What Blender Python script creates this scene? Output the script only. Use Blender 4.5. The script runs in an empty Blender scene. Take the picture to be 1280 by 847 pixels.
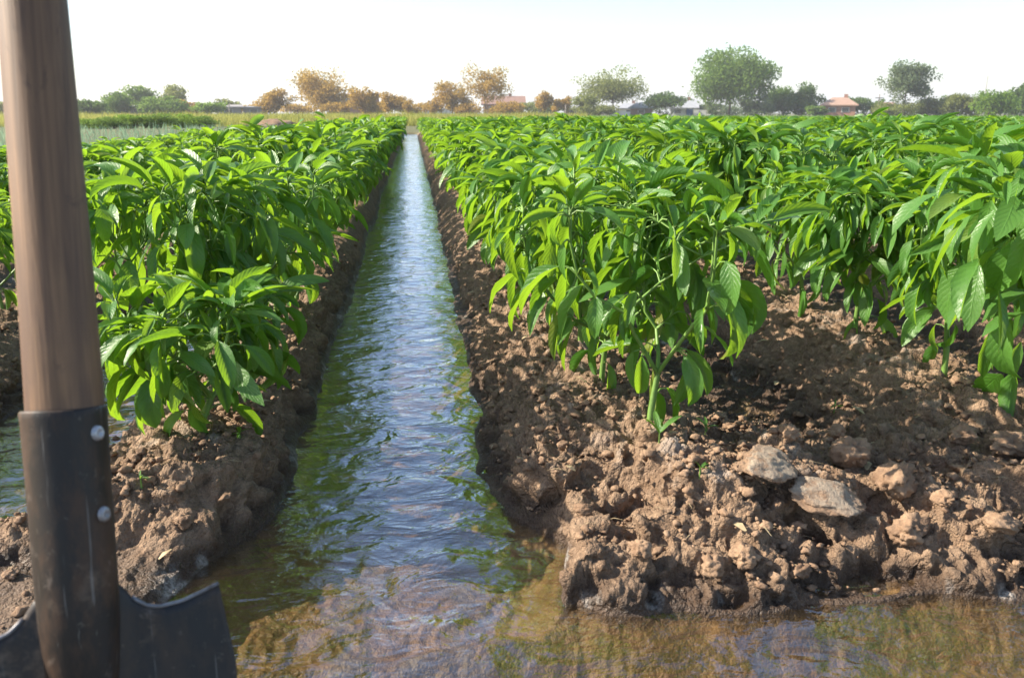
import bpy, math, random
import numpy as np
from mathutils import Vector, Matrix

# ------------------------------------------------------------------ camera, sky, sun, exposure
scene = bpy.context.scene
C = scene.collection
H = 0.544
HAZE = 0.0009
SOIL_A, SOIL_B = (0.165, 0.098, 0.058), (0.335, 0.220, 0.138)
FPX = 1000.0
PITCH = math.atan((423.5 - 141) / FPX)
YAW = math.atan(125 * math.cos(PITCH) / FPX)
R_ = np.array([math.cos(YAW), -math.sin(YAW), 0.0])
F_ = np.array([math.sin(YAW) * math.cos(PITCH), math.cos(YAW) * math.cos(PITCH), -math.sin(PITCH)])
U_ = np.cross(R_, F_)
cam_d = bpy.data.cameras.new('camera')
cam = bpy.data.objects.new('camera', cam_d)
C.objects.link(cam)
cam_d.sensor_width = 36.0
cam_d.lens = 36.0 * FPX / 1280
cam_d.clip_start = 0.02
cam_d.clip_end = 6000
cam.location = (0, 0, H)
cam.rotation_euler = (math.pi / 2 - PITCH, 0, -YAW)
cam_d.dof.use_dof = True
cam_d.dof.focus_distance = 1.5
cam_d.dof.aperture_fstop = 11
scene.camera = cam

SUN_EL, SUN_AZ = math.radians(34), math.radians(-80)
world = bpy.data.worlds.new('World')
scene.world = world
world.use_nodes = True
wn = world.node_tree
bg = wn.nodes['Background']
sky = wn.nodes.new('ShaderNodeTexSky')
sky.sky_type = 'NISHITA'
sky.sun_disc = False
sky.sun_elevation = SUN_EL
sky.sun_rotation = SUN_AZ
sky.air_density = 1.0
sky.dust_density = 1.0
sky.ozone_density = 1.2
wn.links.new(sky.outputs[0], bg.inputs[0])
bg.inputs[1].default_value = 0.11

sd = bpy.data.lights.new('sun', 'SUN')
sd.energy = 4.9
sd.angle = math.radians(0.53)
sd.color = (1.0, 0.90, 0.75)
sun = bpy.data.objects.new('sun', sd)
C.objects.link(sun)
to_sun = Vector((math.sin(SUN_AZ) * math.cos(SUN_EL), math.cos(SUN_AZ) * math.cos(SUN_EL), math.sin(SUN_EL)))
sun.rotation_euler = to_sun.to_track_quat('Z', 'Y').to_euler()
sun.location = (-5, 2, 6)

scene.view_settings.view_transform = 'Standard'
scene.view_settings.look = 'None'
scene.view_settings.gamma = 1.0
scene.view_settings.exposure = 1.32
scene.render.engine = 'CYCLES'
cy = scene.cycles
cy.use_denoising = True
cy.max_bounces = 8
cy.diffuse_bounces = 3
cy.glossy_bounces = 3
cy.transmission_bounces = 6
cy.transparent_max_bounces = 12
cy.volume_bounces = 0
cy.sample_clamp_indirect = 6
cy.caustics_reflective = False
cy.caustics_refractive = False


def ray(px, py):
    return F_ + (px - 640) / FPX * R_ - (py - 423.5) / FPX * U_


def at(px, py, z):
    d = ray(px, py)
    t = (z - H) / d[2]
    return np.array([0, 0, H]) + d * t


def ground_at(px, dist):
    """ground point seen in column px, dist metres off"""
    d = ray(px, 141)
    d = d / math.hypot(d[0], d[1])
    return d[0] * dist, d[1] * dist


# ------------------------------------------------------------------ noise
def _hash(ix, iy, seed):
    h = (ix.astype(np.int64) * 374761393 + iy.astype(np.int64) * 668265263 + seed * 974711) & 0xffffffff
    h = ((h ^ (h >> 13)) * 1274126177) & 0xffffffff
    h = ((h ^ (h >> 16)) * 2246822519) & 0xffffffff
    return (h ^ (h >> 15)) & 0xffffffff


def pnoise(x, y, seed=0):
    ix = np.floor(x); iy = np.floor(y)
    fx = x - ix; fy = y - iy
    u = fx * fx * fx * (fx * (fx * 6 - 15) + 10)
    v = fy * fy * fy * (fy * (fy * 6 - 15) + 10)
    def g(dx, dy):
        a = _hash(ix + dx, iy + dy, seed) / 4294967296.0 * 2 * math.pi
        return np.cos(a) * (fx - dx) + np.sin(a) * (fy - dy)
    n0 = g(0, 0) * (1 - u) + g(1, 0) * u
    n1 = g(0, 1) * (1 - u) + g(1, 1) * u
    return (n0 * (1 - v) + n1 * v) * 1.5


def fbm(x, y, octaves=4, seed=0, gain=0.5, lac=2.03):
    s = 0; a = 1.0
    for o in range(octaves):
        s = s + a * pnoise(x * lac ** o + 13.7 * o, y * lac ** o - 7.1 * o, seed + o)
        a *= gain
    return s


def clods(x, y, size, seed, fill=0.75):
    """rounded lumps: height 0..1 of the highest lump over each point"""
    gx = x / size; gy = y / size
    ix = np.floor(gx); iy = np.floor(gy)
    out = np.zeros_like(x)
    for dx in (-1, 0, 1):
        for dy in (-1, 0, 1):
            h1 = _hash(ix + dx, iy + dy, seed)
            h2 = _hash(ix + dx, iy + dy, seed + 101)
            cx = ix + dx + (h1 & 0xffff) / 65535.0
            cyy = iy + dy + (h1 >> 16) / 65535.0
            r = 0.3 + 0.55 * (h2 & 0xffff) / 65535.0
            r = r * (((h2 >> 16) / 65535.0) < fill)
            ang = (h2 >> 8 & 0xff) / 255.0 * math.pi
            ex = (gx - cx) * np.cos(ang) + (gy - cyy) * np.sin(ang)
            ey = -(gx - cx) * np.sin(ang) + (gy - cyy) * np.cos(ang)
            d2 = ex * ex + ey * ey * 1.7
            out = np.maximum(out, np.sqrt(np.clip(r * r - d2, 0, None)))
    return out


def _h3(ix, iy, iz, seed):
    return _hash(ix + iz.astype(np.int64) * 7919, iy - iz.astype(np.int64) * 104729, seed)


def pn3(p, seed=0):
    """3-D gradient noise"""
    i = np.floor(p); f = p - i
    u = f * f * f * (f * (f * 6 - 15) + 10)
    out = 0
    for dx in (0, 1):
        for dy in (0, 1):
            for dz in (0, 1):
                h = _h3(i[:, 0] + dx, i[:, 1] + dy, i[:, 2] + dz, seed)
                a = (h & 0xffff) / 65536.0 * 2 * math.pi
                cz = ((h >> 16) / 65536.0) * 2 - 1
                sz = np.sqrt(1 - cz * cz)
                g = sz * np.cos(a) * (f[:, 0] - dx) + sz * np.sin(a) * (f[:, 1] - dy) + cz * (f[:, 2] - dz)
                w = (u[:, 0] if dx else 1 - u[:, 0]) * (u[:, 1] if dy else 1 - u[:, 1]) * (u[:, 2] if dz else 1 - u[:, 2])
                out = out + g * w
    return out * 1.6


def lumps3(p, size, seed, fill=0.7):
    """rounded lumps in space: 0..~0.8"""
    g = p / size; i = np.floor(g)
    out = np.zeros(len(p))
    for dx in (-1, 0, 1):
        for dy in (-1, 0, 1):
            for dz in (-1, 0, 1):
                c0, c1, c2 = i[:, 0] + dx, i[:, 1] + dy, i[:, 2] + dz
                h1 = _h3(c0, c1, c2, seed); h2 = _h3(c0, c1, c2, seed + 57)
                x = g[:, 0] - c0 - (h1 & 0x3ff) / 1023.0
                y = g[:, 1] - c1 - (h1 >> 10 & 0x3ff) / 1023.0
                z = g[:, 2] - c2 - (h1 >> 20 & 0x3ff) / 1023.0
                r = (0.35 + 0.5 * (h2 & 0xffff) / 65535.0) * (((h2 >> 16) / 65535.0) < fill)
                out = np.maximum(out, np.sqrt(np.clip(r * r - (x * x + y * y + z * z), 0, None)))
    return out


def sstep(a, b, x):
    t = np.clip((x - a) / (b - a), 0, 1)
    return t * t * (3 - 2 * t)


# ------------------------------------------------------------------ the lie of the land
ROW0, ROWS = 0.296, 0.624
FIELD_END = 20.5


def XL(y):
    return np.interp(y, [0.0, 0.3, 0.45, 0.6, 0.75, 0.85, 0.92, 1.05, 1.25, 1.45, 2.1, 5.3, 22],
                     [-0.10, -0.13, -0.20, -0.27, -0.285, -0.29, -0.27, -0.195, -0.20, -0.205, -0.20, -0.225, -0.21])


def XR(y):
    return np.interp(y, [0.76, 0.80, 0.86, 0.92, 0.99, 1.15, 1.4, 2.1, 5.3, 22],
                     [0.165, 0.165, 0.185, 0.19, 0.13, 0.082, 0.112, 0.108, 0.118, 0.11])


def YB(x):
    return np.interp(x, [0.1, 0.17, 0.20, 0.285, 0.4, 0.55, 0.69, 1.2, 3.0], [0.80, 0.80, 0.775, 0.765, 0.745, 0.755, 0.735, 0.70, 0.6])


def water_depth_dist(x, y):
    """signed distance into the water (positive = water)"""
    w = 0.011 * fbm(x * 8, y * 8, 2, 5) + 0.014 * pnoise(x * 2.3, y * 2.3, 8)
    xl = XL(y); xr = XR(y)
    dm = np.minimum(np.minimum(x - xl, xr - x), y - 0.72)
    dc = np.minimum(x - xl, (YB(x) - y))
    dl = np.minimum(0.13 - np.abs(x + 0.64), y - 1.03)
    D = np.maximum(np.maximum(dm, dc), dl)
    D = np.minimum(D, FIELD_END + 1.2 - y)
    return D + w


def height(x, y):
    D = water_depth_dist(x, y)
    u = np.abs((x - ROW0) / ROWS - np.round((x - ROW0) / ROWS)) * 2   # 0 on a ridge, 1 in a furrow
    dryf = 0.002
    ridge = dryf + (0.104 - dryf) * (1 - sstep(0.12, 0.95, u))
    # the heap that closes the dry furrow at the near end, right of the channel
    dam = sstep(1.20, 0.98, y) * sstep(0.05, 0.2, x)
    land = ridge * (1 - dam) + (0.088 + 0.022 * pnoise(x * 5 + 3, y * 5, 77)) * dam
    land = land + dam * 0.02 * np.exp(-(((x - 0.42) / 0.12) ** 2 + ((y - 0.92) / 0.07) ** 2))
    land = land - dam * 0.035 * np.exp(-(((x - 0.255) / 0.06) ** 2 + ((y - 0.91) / 0.045) ** 2))
    land = land - dam * 0.030 * np.exp(-(((x - 0.72) / 0.10) ** 2 + ((y - 0.98) / 0.07) ** 2))
    # low wet mud left of the mouth, under the spade
    lo = sstep(-0.2, -0.26, x) * sstep(1.02, 0.90, y - 0.35 * np.clip(-0.5 - x, 0, 0.3))
    land = land * (1 - lo) + (0.024 + 0.014 * pnoise(x * 7, y * 7, 31)) * lo
    # beyond the field: flat
    flat = sstep(FIELD_END, FIELD_END + 1.5, y)
    flat = np.maximum(flat, sstep(-1.95, -2.15, x))
    land = land * (1 - flat) + 0.05 * flat
    dist = np.clip(-D, 0, None)
    fs_ = dam * sstep(0.14, 0.24, x) * sstep(1.0, 0.9, y)
    bank = (1 - np.exp(-dist / 0.03)) * (1 - fs_) + fs_ * (0.06 * (1 - np.exp(-dist / 0.01)) + 0.94 * np.clip(dist / 0.15, 0, 1) ** 0.9)
    near = sstep(9, 1.2, y)
    amp = np.where(D > 0, 0.0, 1.0) * sstep(0, 0.02, dist)
    rough = (0.45 + 0.75 * dam) * (1 - 0.75 * lo) * (1 - flat)
    wx = x + 0.012 * fbm(x * 20, y * 20, 2, 41); wy = y + 0.012 * fbm(x * 20 + 9, y * 20, 2, 43)
    rel = (0.022 * fbm(wx * 8, wy * 8, 3, 11) * dam + 0.006 * fbm(wx * 22, wy * 22, 3, 17, 0.5)
           + 0.012 * clods(wx, wy, 0.05, 23, 0.5) * sstep(2.4, 3.2, y) + 0.006 * clods(wx, wy, 0.02, 29, 0.6) * sstep(2.4, 3.2, y))
    z = land * bank + rel * rough * amp * (0.4 + 0.6 * bank)
    z = np.where(D > 0, -np.clip(D * 0.75, 0, 0.048) + 0.0040 * fbm(x * 14, y * 22, 3, 71) + 0.0060 * (0.35 - np.abs(pnoise(x * 26 + 1.2 * pnoise(x * 11, y * 11, 2), y * 34 + 1.5 * pnoise(x * 13, y * 9, 4), 72))) - 0.003, np.maximum(z, 0.0015 * fbm(x * 60, y * 60, 2, 73)))  # bed ripples shaped so sun draws bright lines in place of caustics
    far = sstep(25, 60, np.hypot(x, y))
    return z - 0.02 * far


# ------------------------------------------------------------------ materials
class NT:
    def __init__(s, name):
        s.m = bpy.data.materials.new(name); s.m.use_nodes = True
        s.t = s.m.node_tree; s.t.nodes.clear()
        s.out = s.n('ShaderNodeOutputMaterial')
    def n(s, typ, **kw):
        nd = s.t.nodes.new(typ)
        for k, v in kw.items():
            if k.startswith('_'):
                setattr(nd, k[1:], v)
        for k, v in kw.items():
            if not k.startswith('_'):
                key = int(k[1:]) if k[0] == 'i' and k[1:].isdigit() else k.replace('__', ' ')
                s.set(nd.inputs[key], v)
        return nd
    def set(s, sock, v):
        if isinstance(v, bpy.types.NodeSocket):
            s.t.links.new(v, sock)
        else:
            sock.default_value = v
    def noise(s, vec, scale, detail=4, rough=0.55, dist=0.0):
        return s.n('ShaderNodeTexNoise', Vector=vec, Scale=scale, Detail=detail, Roughness=rough, Distortion=dist).outputs['Fac']
    def ramp(s, fac, stops):
        r = s.n('ShaderNodeValToRGB', Fac=fac); e = r.color_ramp.elements
        while len(e) < len(stops):
            e.new(0.5)
        for el, (p, c) in zip(e, stops):
            el.position = p
            el.color = (c, c, c, 1) if isinstance(c, (int, float)) else (*c, 1)
        return r.outputs[0]
    def mix(s, fac, a, b, mode='MIX'):
        m = s.n('ShaderNodeMix', _data_type='RGBA', _blend_type=mode)
        s.set(m.inputs['Factor'], fac)
        for sock, v in ((m.inputs[6], a), (m.inputs[7], b)):
            s.set(sock, v if isinstance(v, bpy.types.NodeSocket) else (*v, 1))
        return m.outputs[2]
    def math(s, op, a, b=0.0, c=0.0, clamp=False):
        m = s.n('ShaderNodeMath', _operation=op, _use_clamp=clamp)
        s.set(m.inputs[0], a); s.set(m.inputs[1], b)
        if len(m.inputs) > 2: s.set(m.inputs[2], c)
        return m.outputs[0]
    def maprange(s, v, a, b, c=0.0, d=1.0):
        return s.n('ShaderNodeMapRange', i0=v, i1=a, i2=b, i3=c, i4=d).outputs[0]
    def bump(s, h, strength=0.5, dist=0.01, normal=None):
        b = s.n('ShaderNodeBump', Height=h, Strength=strength, Distance=dist)
        if normal is not None: s.set(b.inputs['Normal'], normal)
        return b.outputs[0]
    def surface(s, sh):
        s.t.links.new(sh, s.out.inputs['Surface']); return s.m


def principled(t, **kw):
    return t.n('ShaderNodeBsdfPrincipled', **kw).outputs[0]


def simple(name, col, rough=0.8, var=0.25, scale=5.0, metallic=0.0, bump=0.0, bscale=40, coords='Object'):
    t = NT(name)
    tc = t.n('ShaderNodeTexCoord').outputs[coords]
    f = t.noise(tc, scale, 5, 0.6)
    c = t.mix(t.ramp(f, [(0.3, 0.0), (0.7, 1.0)]), tuple(x * (1 - var) for x in col), tuple(min(1, x * (1 + var)) for x in col))
    kw = dict(Base__Color=c, Roughness=rough, Metallic=metallic)
    if bump:
        kw['Normal'] = t.bump(t.noise(tc, bscale, 6, 0.65), 0.6, bump)
    return t.surface(principled(t, **kw))


def soil_material():
    t = NT('soil')
    g = t.n('ShaderNodeNewGeometry')
    P = g.outputs['Position']
    sep = t.n('ShaderNodeSeparateXYZ', Vector=P)
    z = sep.outputs['Z']; y = sep.outputs['Y']; x = sep.outputs['X']
    n1 = t.noise(P, 6, 6, 0.6); n2 = t.noise(P, 38, 5, 0.65); n3 = t.noise(P, 210, 4, 0.7)
    c = t.mix(t.ramp(n1, [(0.32, 0.0), (0.68, 1.0)]), SOIL_A, SOIL_B)
    c = t.mix(t.ramp(n2, [(0.35, 0.0), (0.65, 1.0)]), c, (0.37, 0.255, 0.168))
    c = t.mix(t.math('MULTIPLY', t.ramp(n3, [(0.45, 0.0), (0.75, 1.0)]), 0.35), c, (0.12, 0.07, 0.045))
    # pale crust on the dry tops
    crust = t.math('MULTIPLY', t.ramp(t.noise(P, 13, 4, 0.7), [(0.54, 0.0), (0.63, 1.0)]), t.maprange(z, 0.07, 0.105))
    c = t.mix(t.math('MULTIPLY', crust, 0.6), c, (0.46, 0.39, 0.33))
    # wet rim close to the water
    wet = t.maprange(t.math('ADD', z, t.math('MULTIPLY', t.math('SUBTRACT', n1, 0.5), 0.05)), 0.014, 0.034, 1.0, 0.0)
    wet = t.math('MULTIPLY', wet, t.maprange(y, 24, 25, 1, 0))
    cw = t.mix(n2, (0.055, 0.034, 0.022), (0.115, 0.073, 0.047))
    c2 = t.mix(wet, c, cw)
    # salt and dried froth along the water line
    fr = t.math('MULTIPLY', t.maprange(z, 0.008, 0.020, 1, 0), t.maprange(z, -0.001, 0.001, 0, 1))
    vd = t.n('ShaderNodeVectorMath', _operation='DISTANCE')
    t.set(vd.inputs[0], P); vd.inputs[1].default_value = (0.185, 0.84, 0.01)
    vd2 = t.n('ShaderNodeVectorMath', _operation='DISTANCE')
    t.set(vd2.inputs[0], P); vd2.inputs[1].default_value = (-0.30, 0.90, 0.01)
    spot = t.math('MULTIPLY', t.math('MAXIMUM', t.maprange(vd.outputs['Value'], 0.07, 0.13, 1, 0), t.maprange(vd2.outputs['Value'], 0.03, 0.06, 1, 0)), 0.17)
    fr = t.math('MULTIPLY', fr, t.ramp(t.math('ADD', t.noise(P, 8, 3, 0.7), spot), [(0.60, 0.0), (0.66, 1.0)]))
    fr = t.math('MULTIPLY', fr, t.ramp(n3, [(0.35, 0.0), (0.55, 1.0)]))
    c3 = t.mix(t.math('MULTIPLY', fr, 0.75), c2, (0.52, 0.48, 0.43))
    # stream bed: silt and green slime, streaked to stand in for caustic light lines
    pb = t.n('ShaderNodeMapping', Vector=P, Scale=(1, 0.55, 1)).outputs[0]
    sl = t.ramp(t.noise(pb, 16, 5, 0.7, 1.2), [(0.44, 0.0), (0.6, 1.0)])
    bed = t.mix(n2, (0.090, 0.050, 0.024), (0.25, 0.155, 0.068))
    bed = t.mix(t.math('MULTIPLY', sl, 0.6), bed, (0.065, 0.060, 0.022))
    under = t.maprange(z, -0.010, -0.002, 1.0, 0.0)
    c4 = t.mix(under, c3, bed)
    # fields beyond the peppers
    far = t.maprange(y, 20.8, 22.0)
    far = t.math('MAXIMUM', far, t.maprange(x, -2.05, -2.25))
    fld = t.mix(t.noise(P, 0.35, 5, 0.6), (0.10, 0.13, 0.045), (0.17, 0.16, 0.075))
    c5 = t.mix(far, c4, fld)
    hb = t.math('ADD', t.math('MULTIPLY', n2, 0.6), t.math('MULTIPLY', n3, 0.4))
    pw = t.n('ShaderNodeVectorMath', _operation='ADD')
    t.set(pw.inputs[0], P); t.set(pw.inputs[1], t.n('ShaderNodeVectorMath', _operation='SCALE', i0=t.n('ShaderNodeTexNoise', Vector=P, Scale=120.0).outputs['Color'], Scale=0.006).outputs[0])
    v1 = t.n('ShaderNodeTexVoronoi', Vector=pw.outputs[0], Scale=130.0); v2 = t.n('ShaderNodeTexVoronoi', Vector=pw.outputs[0], Scale=330.0)
    hb2 = t.math('ADD', hb, t.math('MULTIPLY', t.noise(P, 700, 3, 0.7), 0.2))
    hb2 = t.math('SUBTRACT', hb2, t.math('ADD', t.math('MULTIPLY', v1.outputs['Distance'], 0.55), t.math('MULTIPLY', v2.outputs['Distance'], 0.30)))
    hb2 = t.math('MULTIPLY', hb2, t.maprange(under, 0, 1, 1.0, 0.35))
    bmp = t.bump(hb2, 1.0, 0.0085)
    cellv = t.n('ShaderNodeSeparateXYZ', Vector=v1.outputs['Color']).outputs[0]
    c5 = t.mix(t.math('MULTIPLY', t.math('MULTIPLY', cellv, 0.45), t.maprange(under, 0, 1, 1, 0)), c5, (0.075, 0.047, 0.030))
    rough = t.maprange(wet, 0.0, 1.0, 0.92, 0.42)
    return t.surface(principled(t, Base__Color=c5, Roughness=rough, Normal=bmp, Specular__IOR__Level=0.35))


def water_material():
    t = NT('running_water')
    P = t.n('ShaderNodeNewGeometry').outputs['Position']
    m1 = t.n('ShaderNodeMapping', Vector=P, Scale=(1.0, 1.7, 1)).outputs[0]
    n1 = t.noise(m1, 12, 3, 0.5, 0.8)
    n2 = t.noise(m1, 60, 3, 0.5, 0.4)
    h = t.math('ADD', t.math('MULTIPLY', n1, 1.0), t.math('MULTIPLY', n2, 0.15))
    nrm = t.bump(h, 0.75, 0.010)
    gl = t.n('ShaderNodeBsdfGlossy', Color=(0.86, 0.91, 1.0, 1), Roughness=0.03, Normal=nrm).outputs[0]  # bluish tint put into the reflections to deepen the sky's blue
    tr = t.n('ShaderNodeBsdfTransparent', Color=(0.93, 0.88, 0.76, 1)).outputs[0]
    df = t.n('ShaderNodeBsdfDiffuse', Color=(0.16, 0.11, 0.06, 1), Normal=nrm).outputs[0]
    body = t.n('ShaderNodeMixShader', i0=0.05, i1=tr, i2=df).outputs[0]
    inc = t.n('ShaderNodeNewGeometry').outputs['Incoming']
    dp = t.n('ShaderNodeVectorMath', _operation='DOT_PRODUCT')
    t.set(dp.inputs[0], inc); t.set(dp.inputs[1], nrm)
    c_ = t.math('ABSOLUTE', dp.outputs['Value'])
    f5 = t.math('POWER', t.math('SUBTRACT', 1.0, c_, clamp=True), 2.4)
    fr = t.math('ADD', 0.095, t.math('MULTIPLY', f5, 0.95), clamp=True)
    sh = t.n('ShaderNodeMixShader', i0=fr, i1=body, i2=gl).outputs[0]
    return t.surface(sh)


def leaf_material(name, dark, light, trans, spec=0.45):
    t = NT(name)
    uv = t.n('ShaderNodeUVMap').outputs[0]
    sep = t.n('ShaderNodeSeparateXYZ', Vector=uv)
    u = sep.outputs[0]; v = sep.outputs[1]
    g = t.n('ShaderNodeNewGeometry')
    P = g.outputs['Position']
    oi = t.n('ShaderNodeObjectInfo').outputs['Random']
    au = t.math('ABSOLUTE', t.math('SUBTRACT', t.math('FRACT', u), 0.5))       # 0 at the midrib
    mid = t.maprange(au, 0.012, 0.035, 1, 0)
    # side veins sweep forward from the midrib
    ph = t.math('SUBTRACT', t.math('MULTIPLY', v, 9.0), t.math('MULTIPLY', au, 5.5))
    tri = t.math('ABSOLUTE', t.math('SUBTRACT', t.math('FRACT', ph), 0.5))
    side = t.maprange(tri, 0.03, 0.09, 1, 0)
    vein = t.math('MAXIMUM', mid, t.math('MULTIPLY', side, 0.22))
    rnd = t.n('ShaderNodeTexWhiteNoise', _noise_dimensions='1D', W=t.math('FLOOR', u)).outputs['Value']
    k = t.math('ADD', t.math('MULTIPLY', rnd, 0.65), t.math('MULTIPLY', t.noise(P, 30, 3, 0.6), 0.5))
    c = t.mix(k, dark, light)
    c = t.mix(t.math('MULTIPLY', vein, 0.35), c, tuple(min(1, q * 1.9) for q in light))
    yl = t.math('GREATER_THAN', t.n('ShaderNodeTexWhiteNoise', _noise_dimensions='1D', W=t.math('ADD', t.math('FLOOR', u), t.math('MULTIPLY', oi, 91.0))).outputs['Value'], 0.955)
    c = t.mix(t.math('MULTIPLY', yl, t.math('MULTIPLY', t.noise(P, 25, 3), 1.1)), c, (0.26, 0.25, 0.045))
    spk = t.ramp(t.noise(P, 240, 3, 0.7), [(0.62, 0.0), (0.72, 1.0)])
    dust = t.math('MULTIPLY', spk, t.maprange(t.n('ShaderNodeSeparateXYZ', Vector=P).outputs['Z'], 0.10, 0.42, 0.75, 0.15))
    c = t.mix(dust, c, (0.17, 0.14, 0.085))
    back = g.outputs['Backfacing']
    c = t.mix(t.math('MULTIPLY', back, 0.6), c, tuple(q * 1.25 + 0.02 for q in light))
    tc = t.mix(t.math('MULTIPLY', vein, 0.4), trans, tuple(q * 0.6 for q in trans))
    tc = t.mix(t.math('MULTIPLY', rnd, 0.5), tc, tuple(q * f for q, f in zip(trans, (0.6, 0.85, 0.7))))
    hgt = t.math('SUBTRACT', t.math('MULTIPLY', t.math('SINE', t.math('MULTIPLY', ph, 6.283)), 0.14), t.math('MULTIPLY', vein, 0.6))
    hgt = t.math('ADD', hgt, t.math('MULTIPLY', t.noise(P, 160, 3, 0.6), 0.8))
    nrm = t.bump(hgt, 0.45, 0.002)
    pr = principled(t, Base__Color=c, Roughness=t.maprange(t.noise(P, 60, 2), 0.3, 0.7, 0.30, 0.46), Specular__IOR__Level=spec, Normal=nrm)
    tl = t.n('ShaderNodeBsdfTranslucent', Color=tc, Normal=nrm).outputs[0]
    return t.surface(t.n('ShaderNodeMixShader', i0=0.40, i1=pr, i2=tl).outputs[0])


def foliage_material(name, a, b, trans=0.46, tcol=None):
    a = tuple(q * 1.15 for q in a); b = tuple(q * 1.2 for q in b)
    t = NT(name)
    P = t.n('ShaderNodeNewGeometry').outputs['Position']
    f = t.noise(P, 0.9, 4, 0.7)
    f2 = t.noise(P, 6, 2, 0.6)
    c = t.mix(t.ramp(t.math('ADD', t.math('MULTIPLY', f, 0.6), t.math('MULTIPLY', f2, 0.4)), [(0.38, 0.0), (0.62, 1.0)]), a, b)
    d = t.n('ShaderNodeBsdfDiffuse', Color=c).outputs[0]
    tl = t.n('ShaderNodeBsdfTranslucent', Color=t.mix(0.5, c, tcol or tuple(q * 1.6 for q in b))).outputs[0]
    return t.surface(t.n('ShaderNodeMixShader', i0=trans, i1=d, i2=tl).outputs[0])


M = {}
M['soil'] = soil_material()
M['water'] = water_material()
M['leaf'] = leaf_material('pepper_leaf', (0.020, 0.080, 0.014), (0.070, 0.180, 0.026), (0.36, 0.58, 0.028))
M['stem'] = simple('pepper_stem', (0.14, 0.25, 0.05), 0.5, 0.3, 30)
M['clod'] = None
M['bark'] = simple('bark', (0.15, 0.11, 0.08), 0.95, 0.35, 3)


# ------------------------------------------------------------------ mesh helpers
def mesh_obj(name, verts, faces, mat, parent=None, uvs=None, smooth=True, loc=None):
    me = bpy.data.meshes.new(name)
    verts = np.asarray(verts, dtype=np.float32)
    if isinstance(faces, np.ndarray) and faces.ndim == 2:
        n = len(faces); k = faces.shape[1]
        me.vertices.add(len(verts)); me.vertices.foreach_set('co', verts.ravel())
        me.loops.add(n * k); me.loops.foreach_set('vertex_index', faces.ravel().astype(np.int32))
        me.polygons.add(n); me.polygons.foreach_set('loop_start', np.arange(n, dtype=np.int32) * k)
        me.update(calc_edges=True)
    else:
        me.from_pydata([tuple(map(float, v)) for v in verts], [], [tuple(int(i) for i in f) for f in faces])
        me.update()
    if uvs is not None:
        ul = me.uv_layers.new(name='UVMap')
        li = np.empty(len(me.loops), dtype=np.int32); me.loops.foreach_get('vertex_index', li)
        ul.data.foreach_set('uv', np.asarray(uvs, dtype=np.float32)[li].ravel())
    me.polygons.foreach_set('use_smooth', np.full(len(me.polygons), smooth))
    for m in (mat if isinstance(mat, (list, tuple)) else [mat]):
        me.materials.append(m)
    me.validate() if not isinstance(faces, np.ndarray) else None
    o = bpy.data.objects.new(name, me)
    C.objects.link(o)
    if parent is not None: o.parent = parent
    if loc is not None: o.location = loc
    return o


def tag(o, label=None, cat=None, group=None, kind=None):
    if label: o['label'] = label
    if cat: o['category'] = cat
    if group: o['group'] = group
    if kind: o['kind'] = kind
    return o


def empty(name, loc=(0, 0, 0), rz=0.0):
    o = bpy.data.objects.new(name, None)
    o.empty_display_size = 0.05
    C.objects.link(o); o.location = loc; o.rotation_euler = (0, 0, rz)
    return o


class MB:
    def __init__(s): s.v = []; s.f = []; s.uv = []
    def add(s, v, f):
        b = len(s.v); s.v.extend([tuple(map(float, q)) for q in v]); s.f.extend([tuple(i + b for i in q) for q in f])
    def tube(s, pts, radii, n=8, caps=True):
        pts = [np.asarray(p, float) for p in pts]
        b = len(s.v); up = np.array([0.31, 0.57, 0.76])
        for i, p in enumerate(pts):
            d = pts[min(i + 1, len(pts) - 1)] - pts[max(i - 1, 0)]
            d = d / (np.linalg.norm(d) + 1e-9)
            a = np.cross(d, up); a /= np.linalg.norm(a) + 1e-9
            c = np.cross(d, a)
            for k in range(n):
                q = 2 * math.pi * k / n
                s.v.append(tuple(p + radii[i] * (math.cos(q) * a + math.sin(q) * c)))
        for i in range(len(pts) - 1):
            for k in range(n):
                s.f.append((b + i * n + k, b + i * n + (k + 1) % n, b + (i + 1) * n + (k + 1) % n, b + (i + 1) * n + k))
        if caps:
            s.f.append(tuple(b + k for k in range(n))[::-1])
            s.f.append(tuple(b + (len(pts) - 1) * n + k for k in range(n)))
    def box(s, x0, x1, y0, y1, z0, z1):
        s.add([(x0, y0, z0), (x1, y0, z0), (x1, y1, z0), (x0, y1, z0), (x0, y0, z1), (x1, y0, z1), (x1, y1, z1), (x0, y1, z1)],
              [(3, 2, 1, 0), (4, 5, 6, 7), (0, 1, 5, 4), (1, 2, 6, 5), (2, 3, 7, 6), (3, 0, 4, 7)])
    def build(s, name, mat, parent=None, smooth=False):
        return mesh_obj(name, s.v, s.f, mat, parent, smooth=smooth)


# ------------------------------------------------------------------ ground and water
def fan(ox, oy, a0, a1, na, radii):
    ang = np.linspace(a0, a1, na)
    r = np.asarray(radii)
    X = ox + np.sin(ang)[None, :] * r[:, None]
    Y = oy + np.cos(ang)[None, :] * r[:, None]
    i, j = np.meshgrid(np.arange(len(r) - 1), np.arange(na - 1), indexing='ij')
    b = i * na + j
    f = np.stack([b, b + 1, b + na + 1, b + na], -1).reshape(-1, 4)
    return X.ravel(), Y.ravel(), f


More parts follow.
